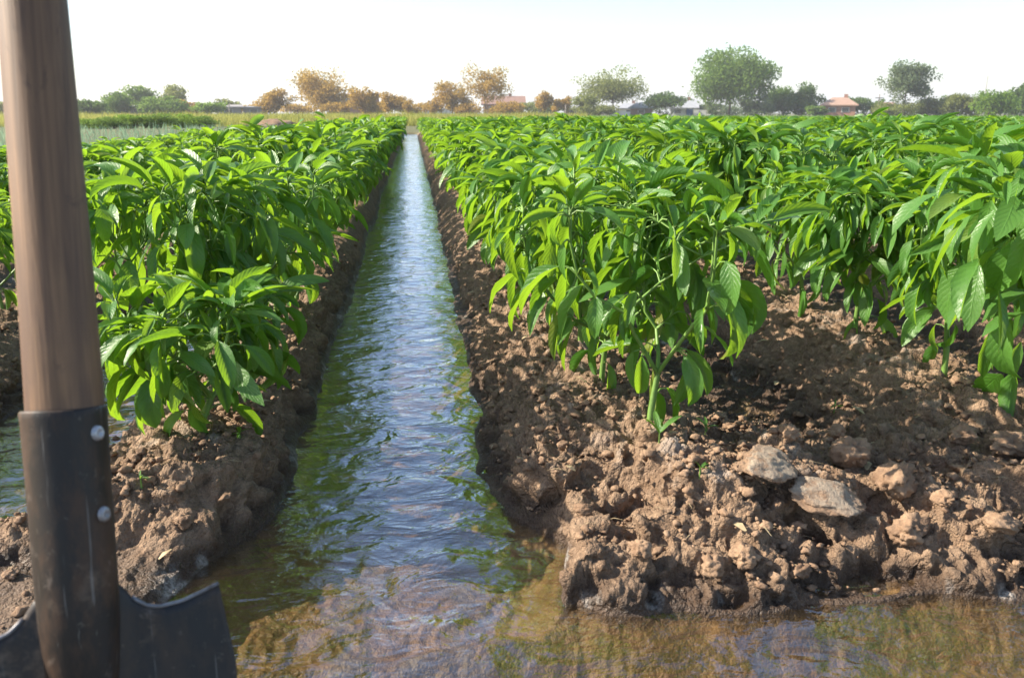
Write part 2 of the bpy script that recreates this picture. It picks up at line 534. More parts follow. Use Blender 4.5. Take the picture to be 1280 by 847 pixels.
OX, OY = 0.0, -0.55
rr = [0.55]
while rr[-1] < 24: rr.append(rr[-1] + max(0.0027, rr[-1] * 0.0018) if rr[-1] < 2.4 else rr[-1] * 1.0065)
while rr[-1] < 4500: rr.append(rr[-1] * 1.09)
gx, gy, gf = fan(OX, OY, math.radians(-50), math.radians(62), 1500, rr)
gz = height(gx, gy)
GP = np.stack([gx, gy, gz], -1)
NA = 1500
G3d = GP.reshape(-1, NA, 3)
du = np.gradient(G3d, axis=1); dv = np.gradient(G3d, axis=0)
GN = np.cross(du, dv).reshape(-1, 3); GN /= np.linalg.norm(GN, axis=1)[:, None] + 1e-12
GN *= np.sign(GN[:, 2:3])
Dg = water_depth_dist(gx, gy)
nr = (gy < 3.4) & (Dg < -0.001) & (gy > 0.2) & (np.abs(gx) < 3.2)
q = GP[nr].copy()
q += 0.010 * np.stack([pn3(q * 22, 1), pn3(q * 22 + 5, 2), pn3(q * 22 + 9, 3)], -1)
lowmud = sstep(-0.2, -0.26, q[:, 0]) * sstep(0.98, 0.88, q[:, 1])
fade = sstep(-0.001, -0.010, Dg[nr]) * sstep(3.4, 2.4, q[:, 1])
damk = sstep(1.35, 1.05, q[:, 1]) * sstep(0.05, 0.15, q[:, 0])
leftk = sstep(-0.15, -0.2, q[:, 0]) * sstep(1.15, 0.9, q[:, 1])
big_ = np.clip(0.45 + 0.9 * pn3(q * 7, 91), 0.1, 1)
disp = (0.020 * lumps3(q, 0.060, 5, 0.45) * (0.25 + 0.75 * np.maximum(damk, leftk))
        + 0.011 * lumps3(q, 0.030, 6, 0.5) * big_ + 0.020 * (np.abs(pn3(q * 14, 97)) - 0.2) + 0.011 * (np.abs(pn3(q * 34, 98)) - 0.2)
        + 0.0085 * lumps3(q, 0.013, 7, 0.65) * big_
        + 0.012 * pn3(q * 30, 92) + 0.007 * pn3(q * 65, 93) + 0.0045 * np.abs(pn3(q * 130, 94)) + 0.003 * pn3(q * 240, 96) - 0.012)
disp = disp - 0.038 * damk * np.clip(pn3(q * 16 + 3, 95) - 0.12, 0, 1)
disp *= fade * (1 - 0.72 * lowmud)
GP[nr] = GP[nr] + GN[nr] * disp[:, None]
ground = mesh_obj('ground', GP, gf, M['soil'])
_sel = (gy < 3.6) & (np.abs(gx) < 3.3)
_cell = {}
for _x, _y, _z in GP[_sel]:
    _k = (int(_x // 0.01), int(_y // 0.01)); _cell[_k] = max(_z, _cell.get(_k, -9))


def surface_z(x, y):
    """height of the finished ground mesh"""
    one = np.isscalar(x) or np.ndim(x) == 0
    xs, ys = np.atleast_1d(x), np.atleast_1d(y)
    base_ = height(xs.astype(float), ys.astype(float))
    out = np.array([_cell.get((int(a // 0.01), int(b // 0.01)), c) for a, b, c in zip(xs, ys, base_)])
    return float(out[0]) if one else out
tag(ground, kind='structure')

wr = [0.55]
while wr[-1] < 23: wr.append(wr[-1] + max(0.006, wr[-1] * 0.0055))
wx, wy, wf = fan(OX, OY, math.radians(-50), math.radians(62), 700, wr)
D = water_depth_dist(wx, wy)
keep = (D[wf] > -0.03).any(axis=1) & (wy[wf] < FIELD_END + 1.3).all(axis=1)
wf = wf[keep]
used = np.unique(wf); remap = -np.ones(len(wx), int); remap[used] = np.arange(len(used))
wx, wy, D = wx[used], wy[used], D[used]
wf = remap[wf]
wz = 0.0022 * fbm(wx * 9 + 0.5 * pnoise(wx * 4, wy * 4, 3), wy * 13, 3, 201) + 0.0006 * fbm(wx * 40, wy * 55, 2, 207)
wz *= sstep(-0.005, 0.04, D)
water = mesh_obj('water', np.stack([wx, wy, wz], -1), wf, M['water'])
tag(water, kind='structure')


# ------------------------------------------------------------------ pepper plants
def leaf_geo(rng, p, az, pitch, L, W, droop, fold, roll, nu, nv, idx):
    """one blade: verts (nu*nv), uv; starts at p, leaves along az/pitch, bends down by droop"""
    ts = np.linspace(0, 1, nv)
    w = ts ** 0.58 * (1 - ts) ** 0.80 / 0.7402
    w[0] = 0.05; w[-1] = 0.02
    pit = pitch - droop * ts ** 1.1
    azs = az + rng.uniform(-0.35, 0.35) * ts
    d = np.stack([np.cos(pit) * np.cos(azs), np.cos(pit) * np.sin(azs), np.sin(pit)], -1)
    seg = L / (nv - 1)
    c = np.vstack([[0, 0, 0], np.cumsum((d[1:] + d[:-1]) * 0.5 * seg, axis=0)]) + p
    side = np.stack([-np.sin(azs), np.cos(azs), np.zeros(nv)], -1)
    nrm = np.cross(d, side)
    nrm = -nrm * np.sign(nrm[0, 2] or 1)  if nrm[0, 2] < 0 else nrm
    tw = roll + rng.uniform(-0.7, 0.7) * ts
    s2 = side * np.cos(tw)[:, None] + nrm * np.sin(tw)[:, None]
    n2 = nrm * np.cos(tw)[:, None] - side * np.sin(tw)[:, None]
    us = np.linspace(-1, 1, nu)
    hw = W * 0.5 * w
    ph = rng.uniform(0, 6.28); am = rng.uniform(0.03, 0.12)
    V = np.empty((nv, nu, 3)); UV = np.empty((nv, nu, 2))
    for k, u in enumerate(us):
        lift = abs(u) * fold + abs(u) ** 2 * (-0.25 * fold) + (am * np.sin(ts * 13 + ph + (1.7 if u > 0 else 0)) * abs(u))
        V[:, k] = c + s2 * (hw * u * math.cos(fold * 0.6))[:, None] + n2 * (hw * lift)[:, None]
        UV[:, k, 0] = idx + 0.5 + 0.45 * u
        UV[:, k, 1] = ts
    return V.reshape(-1, 3), UV.reshape(-1, 2)


def grid_faces(nu, nv):
    return np.array([(r * nu + k, r * nu + k + 1, (r + 1) * nu + k + 1, (r + 1) * nu + k) for r in range(nv - 1) for k in range(nu - 1)])


def pepper(seed, hgt=0.38, spread=0.17, nu=5, nv=8, dens=1.0, stems=True, young=0.15):
    rng = random.Random(seed)
    LV, LU = [], []; st = MB(); idx = [0]
    def leaf(p, az, z_rel, L=None, pitch=None, droop=None):
        L = L or rng.uniform(0.062, 0.112) * (1.0 - 0.35 * max(0, z_rel - 0.85) / 0.15)
        W = L * rng.uniform(0.50, 0.68)
        pt = rng.uniform(0.0, 0.75) if pitch is None else pitch
        pet = L * rng.uniform(0.25, 0.45)
        e = p + pet * np.array([math.cos(pt) * math.cos(az), math.cos(pt) * math.sin(az), math.sin(pt)])
        midp = (p + e) / 2 + np.array([0, 0, 0.20 * pet])
        if stems: st.tube([p, midp, e], [0.0019, 0.0015, 0.0013], 4, False)
        V, U = leaf_geo(rng, e, az, pt - (rng.uniform(0.7, 1.75) if droop is None else 0.1), L, W, droop or max(0.15, rng.gauss(0.75, 0.35)), rng.uniform(0.25, 1.4), rng.gauss(0, 0.6), nu, nv, idx[0])
        idx[0] += 1; LV.append(V); LU.append(U)
    def branch(p, az, el, level, r):
        n = rng.choice((2, 3)) if level < 3 else rng.choice((1, 2))
        pts = [p.copy()]; rad = [r]
        for i in range(n):
            seg = rng.uniform(0.035, 0.058) * hgt / 0.38
            az += rng.uniform(-0.5, 0.5); el = min(1.5, el + rng.uniform(-0.12, 0.2))
            p = p + seg * np.array([math.cos(el) * math.cos(az), math.cos(el) * math.sin(az), math.sin(el)])
            rr_ = math.hypot(p[0], p[1])
            if rr_ > spread * 0.62: el = min(1.5, el + 0.4)
            pts.append(p.copy()); rad.append(max(0.0015, r * (1 - 0.3 * (i + 1) / n)))
            zr = p[2] / hgt
            k = rng.choice((2, 2, 3)) if rng.random() < 0.85 * dens else 1
            for _ in range(k):
                out = math.atan2(p[1], p[0]) + rng.gauss(0, 1.1)
                leaf(p, out, zr)
            if zr > 0.98: break
        if stems: st.tube(pts, rad, 6, False)
        if p[2] < hgt * 0.93 and level < 6:
            kids = 2
            a0 = rng.uniform(0, 6.28)
            for k in range(kids):
                branch(p, a0 + k * math.pi + rng.uniform(-0.4, 0.4), max(0.5, el - rng.uniform(0.15, 0.5)), level + 1, r * 0.72)
        else:
            for k in range(rng.choice((3, 4, 5))):
                leaf(p, rng.uniform(0, 6.28), zr, rng.uniform(0.04, 0.085), rng.uniform(0.3, 1.3), droop=rng.uniform(0.3, 1.7))
    h0 = hgt * rng.uniform(0.24, 0.32)
    lean = np.array([rng.uniform(-.02, .02), rng.uniform(-.02, .02), 0])
    p1 = np.array([0, 0, h0]) + lean
    if stems: st.tube([(0, 0, -0.03), (lean[0] * .3, lean[1] * .3, h0 * .4), tuple(p1)], [0.0062, 0.0056, 0.005], 8, False)
    for k in range(3):
        leaf(p1 * rng.uniform(0.3, 1.0), rng.uniform(0, 6.28), 0.2, rng.uniform(0.07, 0.12), rng.uniform(0.0, 0.5))
    a0 = rng.uniform(0, 6.28); nb = rng.choice((3, 3, 4))
    for k in range(nb):
        branch(p1, a0 + k * 2 * math.pi / nb + rng.uniform(-.3, .3), rng.uniform(0.65, 1.1), 1, 0.0042)
    gf_ = grid_faces(nu, nv)
    F = np.concatenate([gf_ + i * nu * nv for i in range(len(LV))])
    return np.concatenate(LV), F, np.concatenate(LU), st


def ground_z(x, y):
    return float(height(np.array([x]), np.array([y]))[0])


# templates, meshes only
NVAR = 12
templates = []
for i in range(NVAR):
    V, F, U, st = pepper(100 + i, 0.385 if i != 11 else 0.24, 0.125 if i != 11 else 0.080, 5, 8, 1.0)
    kz = (0.385 if i != 11 else 0.235) / np.percentile(V[:, 2], 99.6)
    V = V * np.array([1, 1, kz]); st.v = [(a_, b_, c_ * kz) for a_, b_, c_ in st.v]
    fo = mesh_obj('foliage', V, F, M['leaf'], uvs=U)
    so = mesh_obj('stem', st.v, st.f, M['stem'])
    templates.append((fo.data, so.data, V[:, 2].max()))
    bpy.data.objects.remove(fo); bpy.data.objects.remove(so)
LOD = [list(pepper(300 + i, 0.385, 0.135, 3, 5, 0.75, False)[:3]) for i in range(8)]
for q in LOD: q[0] = q[0] * np.array([1, 1, 0.385 / np.percentile(q[0][:, 2], 99.6)])

rng = random.Random(4)
plants = []   # x, y, row k, scale, variant
tanR, tanL = math.tan(math.radians(42.5)), math.tan(math.radians(-27.5))
for k in range(-3, 30):
    x0 = ROW0 + ROWS * k
    y = {0: 1.04, -1: 1.115}.get(k, 1.0 + 0.13 * ((k * 7) % 3)) 
    if k == 1: y = 1.04
    if k <= -2: y = 1.25
    first = True
    while y < FIELD_END - 0.3:
        xx = x0 + rng.uniform(-0.03, 0.03)
        if k == 0 and first: xx = 0.322
        if k == -1: xx -= 0.0
        if -0.35 + tanL * y * 1.1 < xx < tanR * y + 0.45 and xx > -1.85:
            sc = rng.uniform(0.84, 1.08) * (1 - 0.13 * sstep(3, 14, np.array(y))) * (1.04 if k >= 1 else 1.0)
            if k == 0 and first: sc = 1.02
            if k == -1: sc *= 1.04
            if k <= -2: sc *= 0.86
            plants.append([xx, y, k, float(sc), rng.randrange(11), first])
        y += rng.uniform(0.19, 0.27) if not (k == -1 and first) else 0.20
        first = False
plants.sort(key=lambda q: q[0] ** 2 + q[1] ** 2)


def in_frame(x, y, z):
    d = np.array([x, y, z - H]); f = d @ F_
    if f <= 0: return False
    return -25 < 640 + FPX * (d @ R_) / f < 1305
vis = [p for p in plants if in_frame(p[0], p[1], 0.3)]
rest = [p for p in plants if not in_frame(p[0], p[1], 0.3)]
NTH = 299
things_p, stuff_p = vis[:NTH], vis[NTH:] + [p for p in rest if math.hypot(p[0], p[1]) > 3.0]
side_p = [p for p in rest if math.hypot(p[0], p[1]) <= 3.0]
ORD = ['nearest', 'second', 'third', 'fourth', 'fifth', 'sixth', 'seventh', 'eighth', 'ninth', 'tenth', 'eleventh', 'twelfth',
       'thirteenth', 'fourteenth', 'fifteenth', 'sixteenth', 'seventeenth', 'eighteenth', 'nineteenth', 'twentieth']
count = {}
for q in things_p:
    x, y, k, sc, var, first = q
    n = count.get(k, 0); count[k] = n + 1
    side = 'right' if k >= 0 else 'left'
    row = k + 1 if k >= 0 else -k
    rowname = {1: 'row bordering the water channel on its %s' % side}.get(row, '%s row %s of the water channel' % (ORD[row - 1], side))
    if k == 0 and n == 0:
        lab = 'bushy pepper plant with drooping sunlit leaves at front end of the right bank'
    elif k == -1 and n == 0:
        lab = 'small low pepper plant at front end of the left bank, right of the shovel'; var = 11; sc = 1.0
    elif n == 0:
        lab = 'nearest pepper plant in view in the ' + rowname
    elif n < 12:
        lab = '%s pepper plant from the front in the %s' % (ORD[n], rowname)
    else:
        lab = 'small distant pepper plant merging into its leafy %s' % rowname
    t = empty('pepper_plant', (x, y, ground_z(x, y) - 0.004), rng.uniform(0, 6.28))
    wd = 0.84 if (k == 0 and n < 2) else 1.0
    t.scale = (sc * wd, sc * wd, sc * rng.uniform(0.96, 1.04))
    tag(t, lab, 'pepper plant', 'pepper plants growing in rows')
    for nm, me in (('foliage', templates[var][0]), ('stem', templates[var][1])):
        o = bpy.data.objects.new(nm, me); C.objects.link(o); o.parent = t

# everything beyond: one mass of small plants
vs, fs, us = [], [], []; base = 0; lb = 0
for q in stuff_p + side_p:
    x, y, k, sc, var, first = q
    V, F, U = LOD[rng.randrange(8)]
    a = rng.uniform(0, 6.28); ca, sa = math.cos(a), math.sin(a)
    W = np.empty_like(V)
    W[:, 0] = (V[:, 0] * ca - V[:, 1] * sa) * sc + x
    W[:, 1] = (V[:, 0] * sa + V[:, 1] * ca) * sc + y
    W[:, 2] = V[:, 2] * sc + 0.098
    vs.append(W); fs.append(F + base); u2 = U.copy(); u2[:, 0] += (lb % 97) * 7; us.append(u2)
    base += len(V); lb += 1
mass = mesh_obj('pepper_crop', np.concatenate(vs), np.concatenate(fs), M['leaf'], uvs=np.concatenate(us))
tag(mass, 'far mass of pepper plants filling the field behind the nearer rows', 'crop', kind='stuff')
print('plants', len(things_p), len(stuff_p), len(side_p), 'leaf faces far', base)

# ------------------------------------------------------------------ shovel
def campt(px, py, depth):
    return np.array([0, 0, H]) + ray(px, py) * depth


def wood_material():
    t = NT('worn_wood')
    tc = t.n('ShaderNodeTexCoord').outputs['Object']
    m = t.n('ShaderNodeMapping', Vector=tc, Scale=(60, 60, 2.4)).outputs[0]
    m2 = t.n('ShaderNodeMapping', Vector=tc, Scale=(18, 18, 5)).outputs[0]
    g1 = t.noise(m, 2.2, 6, 0.65, 0.6); g2 = t.noise(m2, 1.0, 4, 0.6)
    c = t.mix(t.ramp(g1, [(0.3, 0.0), (0.7, 1.0)]), (0.070, 0.036, 0.018), (0.250, 0.135, 0.064))
    c = t.mix(t.ramp(g2, [(0.4, 0.0), (0.75, 0.75)]), c, (0.070, 0.036, 0.021))
    z = t.n('ShaderNodeSeparateXYZ', Vector=tc).outputs['Z']
    kn = t.ramp(t.noise(t.n('ShaderNodeMapping', Vector=tc, Scale=(34, 34, 14)).outputs[0], 1.0, 4, 0.7, 1.0), [(0.60, 0.0), (0.70, 1.0)])
    c = t.mix(t.math('MULTIPLY', kn, 0.6), c, (0.055, 0.028, 0.017))
    dirt = t.math('MULTIPLY', t.maprange(z, 0.14, 0.24, 0.75, 0.0), t.ramp(t.noise(m2, 2.0, 3), [(0.4, 0.0), (0.6, 1.0)]))
    c = t.mix(dirt, c, (0.085, 0.042, 0.026))
    return t.surface(principled(t, Base__Color=c, Roughness=0.62, Normal=t.bump(g1, 0.5, 0.0012)))


def steel_material(name, base, rust, rough=0.5):
    t = NT(name)
    tc = t.n('ShaderNodeTexCoord').outputs['Object']
    m = t.n('ShaderNodeMapping', Vector=tc, Scale=(30, 30, 12)).outputs[0]
    n = t.noise(m, 1.2, 6, 0.7); n2 = t.noise(tc, 90, 4, 0.7)
    c = t.mix(t.ramp(n, [(0.45, 0.0), (0.68, 1.0)]), base, rust)
    c = t.mix(t.math('MULTIPLY', t.ramp(n2, [(0.6, 0.0), (0.75, 1.0)]), 0.4), c, (0.26, 0.22, 0.19))
    mud = t.ramp(t.noise(tc, 22, 5, 0.7), [(0.56, 0.0), (0.66, 1.0)])
    low = t.maprange(t.n('ShaderNodeSeparateXYZ', Vector=tc).outputs['Z'], -0.10, 0.08, 0.75, 0.12)
    if rough > 0.41: c = t.mix(t.math('MULTIPLY', mud, low), c, (0.17, 0.12, 0.085))
    scr = t.ramp(t.noise(t.n('ShaderNodeMapping', Vector=tc, Scale=(260, 260, 9), Rotation=(0.2, 0.1, 0)).outputs[0], 1.0, 3, 0.6), [(0.66, 0.0), (0.70, 1.0)])
    c = t.mix(t.math('MULTIPLY', scr, 0.35), c, (0.25, 0.24, 0.23))
    return t.surface(principled(t, Base__Color=c, Metallic=0.35, Roughness=t.maprange(n, 0.3, 0.7, rough - 0.1, rough + 0.2), Normal=t.bump(n2, 0.35, 0.0008)))


M['wood'] = wood_material()
M['steel'] = steel_material('dark_steel', (0.020, 0.016, 0.014), (0.085, 0.047, 0.028), 0.5)
M['blade'] = steel_material('blade_steel', (0.020, 0.020, 0.022), (0.060, 0.044, 0.034), 0.48)
M['edge'] = steel_material('worn_edge_steel', (0.22, 0.22, 0.235), (0.07, 0.06, 0.055), 0.40)
M['rivet'] = steel_material('rivet_metal', (0.40, 0.40, 0.42), (0.12, 0.09, 0.075), 0.35)

Pb = campt(97, 738, 0.505); Pt = campt(41, 0, 0.53)
A = Vector(Pt - Pb).normalized()
fwdh = Vector((math.sin(YAW), math.cos(YAW), 0)); rgt = Vector((math.cos(YAW), -math.sin(YAW), 0))
phi = math.radians(30)
Xv = (rgt * math.cos(phi) + fwdh * math.sin(phi)); Xv = (Xv - A * Xv.dot(A)).normalized()
Yv = A.cross(Xv)
mat3 = Matrix((Xv, Yv, A)).transposed()
shovel = empty('shovel', Pb)
shovel.rotation_euler = mat3.to_euler()
tag(shovel, 'shovel with worn wooden handle and dark riveted steel socket standing in the mud', 'shovel')

SOCK = 0.113
b = MB()
zs = np.linspace(SOCK - 0.06, 1.02, 26)
b.tube([(0.0012 * math.sin(z * 9), 0.0010 * math.sin(z * 7 + 1), z) for z in zs], [np.interp(z, [0.1, 0.45, 1.02], [0.0228, 0.0205, 0.0205]) for z in zs], 32)
b.build('handle', M['wood'], shovel, True)
b = MB()
n = 40
prof = [(-0.16, 0.006, 0.004), (-0.10, 0.014, 0.009), (-0.05, 0.0205, 0.018), (-0.02, 0.0228, 0.0225), (0.0, 0.0235, 0.0235), (0.05, 0.0240, 0.0240), (SOCK - 0.004, 0.0248, 0.0248), (SOCK, 0.0252, 0.0252), (SOCK + 0.0015, 0.0245, 0.0245), (SOCK + 0.001, 0.0226, 0.0226), (SOCK - 0.03, 0.0222, 0.0222)]
for z, rx, ry in prof:
    for k in range(n):
        q = 2 * math.pi * k / n
        b.v.append((rx * math.cos(q), ry * math.sin(q), z + (0.0012 * math.sin(q * 2 + 1) if z > 0.1 else 0)))
for i in range(len(prof) - 1):
    for k in range(n):
        b.f.append((i * n + k, i * n + (k + 1) % n, (i + 1) * n + (k + 1) % n, (i + 1) * n + k))
b.build('socket', M['steel'], shovel, True)
# blade: dished sheet with fillets into the socket and a rolled tread on each shoulder
nu_, nv_ = 61, 40
BL = 0.285
def btop(x):
    a = abs(x)
    return float(np.interp(a, [0, 0.022, 0.026, 0.031, 0.038, 0.046, 0.060, 0.073, 0.083], [0.0, 0.0, -0.004, -0.012, -0.018, -0.0205, -0.0195, -0.0155, -0.012]))
def bhalf(v):
    return float(np.interp(v, [0, 0.2, 0.55, 0.75, 0.88, 0.96, 1.0], [0.083, 0.090, 0.088, 0.080, 0.055, 0.028, 0.004]))
V = []
for j in range(nv_):
    v = j / (nv_ - 1)
    for i in range(nu_):
        u = -1 + 2 * i / (nu_ - 1)
        x = u * bhalf(v)
        zt = btop(u * 0.083)
        z = zt * (1 - v) + (-BL) * v
        y = 0.010 * (1 - u * u) * (1 - 0.3 * v) - 0.004 + 0.018 * v * v
        V.append((x, y + 0.012 * max(0, 1 - abs(x) / 0.03) * (1 - v) * -1, z))
bf = [(j * nu_ + i, j * nu_ + i + 1, (j + 1) * nu_ + i + 1, (j + 1) * nu_ + i) for j in range(nv_ - 1) for i in range(nu_ - 1)]
bl = mesh_obj('blade', V, bf, M['blade'], shovel)
mod = bl.modifiers.new('thickness', 'SOLIDIFY'); mod.thickness = 0.0022; mod.offset = 0
for s in (-1, 1):
    e = MB()
    pts = [V[i] for i in range(nu_) if s * V[i][0] > 0.028]
    e.tube([(p[0], p[1] - 0.0005, p[2]) for p in pts], [0.0013] * len(pts), 8)
    e.build('tread_edge', M['edge'], bl, True)
for px, py in ((120, 541), (127, 643)):
    zz = (Vector(campt(px, py, 0.5)) - Vector(Pb)).dot(A)
    # on the camera side of the socket, a little right of its middle
    vdir = Vector(np.array([0, 0, H]) - campt(px, py, 0.5)); vdir = (vdir - A * vdir.dot(A)).normalized()
    side = A.cross(vdir)
    side = side if side.dot(rgt) > 0 else -side
    nd = (vdir * math.cos(math.radians(47)) + side * math.sin(math.radians(47))).normalized()
    loc = mat3.transposed() @ nd
    r = MB(); ring = [(0.0, 0.0012), (0.0012, 0.0014), (0.0020, 0.0026), (0.0034, 0.0026), (0.0046, 0.0014), (0.0050, 0.0)]
    q0 = len(ring)
    t1 = Vector((0, 0, 1)); t2 = loc.cross(t1)
    cc = loc * 0.0243 + Vector((0, 0, zz))
    vv = []; ff = []
    for rad, hh in ring:
        for k in range(14):
            a = 2 * math.pi * k / 14
            vv.append(tuple(cc + (t1 * math.cos(a) + t2 * math.sin(a)) * max(rad, 1e-4) + loc * hh))
    for i in range(q0 - 1):
        for k in range(14):
            ff.append((i * 14 + k, i * 14 + (k + 1) % 14, (i + 1) * 14 + (k + 1) % 14, (i + 1) * 14 + k))
    mesh_obj('rivet', vv, ff, M['rivet'], shovel)


# ------------------------------------------------------------------ clods of earth
def clod_material():
    t = NT('dry_clod')
    g = t.n('ShaderNodeNewGeometry'); P = g.outputs['Position']
    n1 = t.noise(P, 25, 5, 0.65); n3 = t.noise(P, 220, 4, 0.7)
    c = t.mix(t.ramp(n1, [(0.35, 0.0), (0.65, 1.0)]), SOIL_A, SOIL_B)
    c = t.mix(t.math('MULTIPLY', t.ramp(n3, [(0.45, 0.0), (0.75, 1.0)]), 0.35), c, (0.10, 0.06, 0.04))
    return t.surface(principled(t, Base__Color=c, Roughness=0.93, Normal=t.bump(t.math('ADD', n1, t.math('MULTIPLY', n3, 0.5)), 0.9, 0.005)))


def crust_material():
    t = NT('crusted_slab')
    g = t.n('ShaderNodeNewGeometry'); P = g.outputs['Position']
    tc = t.n('ShaderNodeTexCoord').outputs['Object']
    nz = t.n('ShaderNodeSeparateXYZ', Vector=t.n('ShaderNodeSeparateXYZ', Vector=tc).outputs[2]).outputs[2]
    z = t.n('ShaderNodeSeparateXYZ', Vector=tc).outputs[2]
    n1 = t.noise(P, 60, 6, 0.7); n3 = t.noise(P, 260, 4, 0.7)
    c = t.mix(n1, SOIL_A, SOIL_B)
    k = t.math('MULTIPLY', t.maprange(z, 0.003, 0.007), t.ramp(n1, [(0.36, 0.0), (0.52, 1.0)]))
    c = t.mix(k, c, (0.30, 0.24, 0.18))
    c = t.mix(t.math('MULTIPLY', t.ramp(n3, [(0.5, 0.0), (0.7, 1.0)]), 0.5), c, (0.16, 0.11, 0.085))
    return t.surface(principled(t, Base__Color=c, Roughness=0.9, Normal=t.bump(t.math('ADD', n1, n3), 0.9, 0.003)))


M['clod'] = clod_material(); M['crust'] = crust_material()


def ico(sub):
    import bmesh
    bm = bmesh.new(); bmesh.ops.create_icosphere(bm, subdivisions=sub, radius=1.0)
    v = np.array([q.co[:] for q in bm.verts]); f = np.array([[w.index for w in q.verts] for q in bm.faces])
    bm.free(); return v, f


ICO = {s: ico(s) for s in (1, 2, 3, 4, 5)}


def clod_mesh(seed, sub, dims, rough=0.28):
    v, f = ICO[sub]
    rs = np.random.RandomState(seed)
    off = rs.uniform(-50, 50, 3)
    # a few flat cuts make it angular
    r = np.ones(len(v))
    for _ in range(9):
        d = rs.normal(size=3); d /= np.linalg.norm(d); c = rs.uniform(0.6, 0.9)
        r = np.minimum(r, c / np.maximum(v @ d, 0.2))
    q = v * 2.2 + off
    nz = pn3(q, seed) * rough + pn3(q * 2.3, seed + 1) * rough * 0.55 + pn3(q * 5.1, seed + 2) * rough * 0.35 + pn3(q * 11, seed + 3) * rough * 0.18
    return v * (r + nz)[:, None] * np.asarray(dims), f


def hit(px, py):
    d = ray(px, py); o_ = np.array([0, 0, H]); t_ = np.linspace(0.4, 4.0, 900)
    P_ = o_ + d * t_[:, None]
    k = np.nonzero(P_[:, 2] < surface_z(P_[:, 0], P_[:, 1]))[0]
    return P_[k[0]] if len(k) else P_[-1]


def place_clod(name, px, py, z, dims, rot, label, mat, seed, group=None, cat='clod', sub=4, rough=0.28, sink=0.3, tilt=(0, 0)):
    p = hit(px, py)
    gz_ = surface_z(p[0], p[1])
    v, f = clod_mesh(seed, sub, dims, rough)
    o = mesh_obj(name, v, f, mat)
    o.location = (p[0], p[1], gz_ + dims[2] * (1 - 2 * sink) * 0.9)
    o.rotation_euler = (tilt[0], tilt[1], rot)
    return tag(o, label, cat, group)


place_clod('soil_slab', 955, 606, 0.11, (0.050, 0.038, 0.012), 0.3, 'tilted flat slab of dried mud with pale crusted top on the heap', M['crust'], 5, 'crusted mud slabs', 'clod', 5, 0.14, 0.05, (0.30, 0.12))
place_clod('soil_slab', 1032, 632, 0.10, (0.056, 0.034, 0.012), -0.35, 'grey crusted mud slab lying shaded right beside the pale tilted slab', M['crust'], 8, 'crusted mud slabs', 'clod', 5, 0.15, 0.08, (0.32, 0.20))
big = [
    (1065, 572, 0.026, 'rounded sunlit clod behind the grey crusted slab', 11),
    (1120, 608, 0.030, 'large lumpy clod right of the grey crusted slab', 12),
    (1045, 545, 0.014, 'small pale stone-like clod in the shaded furrow', 13),
    (985, 548, 0.017, 'clod above the tilted slab nearest the pepper stem', 14),
    (900, 528, 0.018, 'clod just right of the front pepper plant base', 15),
    (872, 577, 0.012, 'small grey stone on the heap left of the tilted slab', 16),
    (765, 520, 0.012, 'little brown clod left of the front pepper stem', 17),
    (672, 492, 0.012, 'clod on the bank edge left of the front plant', 18),
    (668, 470, 0.010, 'smaller clod farther up the bank edge', 19),
    (730, 640, 0.011, 'small clod on the slope above the pale water line', 20),
    (1200, 548, 0.020, 'upright clod at the right by the far furrow slope', 21),
    (1262, 560, 0.026, 'big clod at the right frame edge', 22),
    (1135, 675, 0.024, 'knobbly clod low on the right of the heap', 23),
    (1245, 690, 0.018, 'dark clod low at the right edge above the water', 24),
    (890, 716, 0.016, 'muddy clod at the foot of the heap near the water', 25),
    (1000, 716, 0.013, 'second muddy clod at the foot of the heap', 26),
    (1180, 628, 0.013, 'clod right of the large lumpy clod', 27),
    (930, 700, 0.020, 'rounded clod low on the front face of the heap', 28),
    (800, 690, 0.014, 'clod on the front face near the left corner of the heap', 29),
    (283, 628, 0.009, 'pale little clod on the left mound crest', 30),
    (230, 655, 0.013, 'crumbly clod on the left mound between shovel and channel', 31),
    (15, 720, 0.011, 'small clod on the mud left of the shovel', 32),
]
for px, py, s, lab, sd_ in big:
    rs = random.Random(sd_)
    nm = 'stone' if 'stone on' in lab else 'clod'
    place_clod(nm, px, py, 0.09 if px > 400 else 0.05, (s * rs.uniform(.95, 1.3), s * rs.uniform(.8, 1.0), s * rs.uniform(.65, .85)), rs.uniform(0, 6.3), lab, M['clod'], sd_, 'loose clods on the banks', nm, 4, 0.3, 0.3)

# crumbs: thousands of tiny ones
rs = np.random.RandomState(9)
vs, fs = [], []; base = 0
protoc = [clod_mesh(700 + i, 2, (1, 0.8, 0.62), 0.62) for i in range(10)]
cnt = 0
cand = []
for _ in range(9000):
    d = rs.uniform(0.9, 3.4) if rs.rand() < 0.55 else rs.uniform(0.85, 1.5)
    a = math.radians(rs.uniform(-32, 44)); cand.append((math.sin(a) * d, math.cos(a) * d))
cand = np.array(cand)
Dc = water_depth_dist(cand[:, 0], cand[:, 1]); Zc = surface_z(cand[:, 0], cand[:, 1])
clump = fbm(cand[:, 0] * 6, cand[:, 1] * 6, 2, 55)
for (x, y), D_, z_, cl in zip(cand, Dc, Zc, clump):
    if D_ > -0.015 or cl < rs.uniform(-0.5, 0.35): continue
    if x < -0.25 and y < 0.95 and rs.rand() < 0.8: continue
    s = 0.0022 + 0.0075 * rs.rand() ** 3.2
    v, f = protoc[rs.randint(10)]
    a = rs.uniform(0, 6.28); ca, sa = math.cos(a), math.sin(a)
    w = np.stack([v[:, 0] * ca - v[:, 1] * sa, v[:, 0] * sa + v[:, 1] * ca, v[:, 2]], -1) * s + [x, y, z_ + s * 0.25]
    vs.append(w); fs.append(f + base); base += len(v); cnt += 1
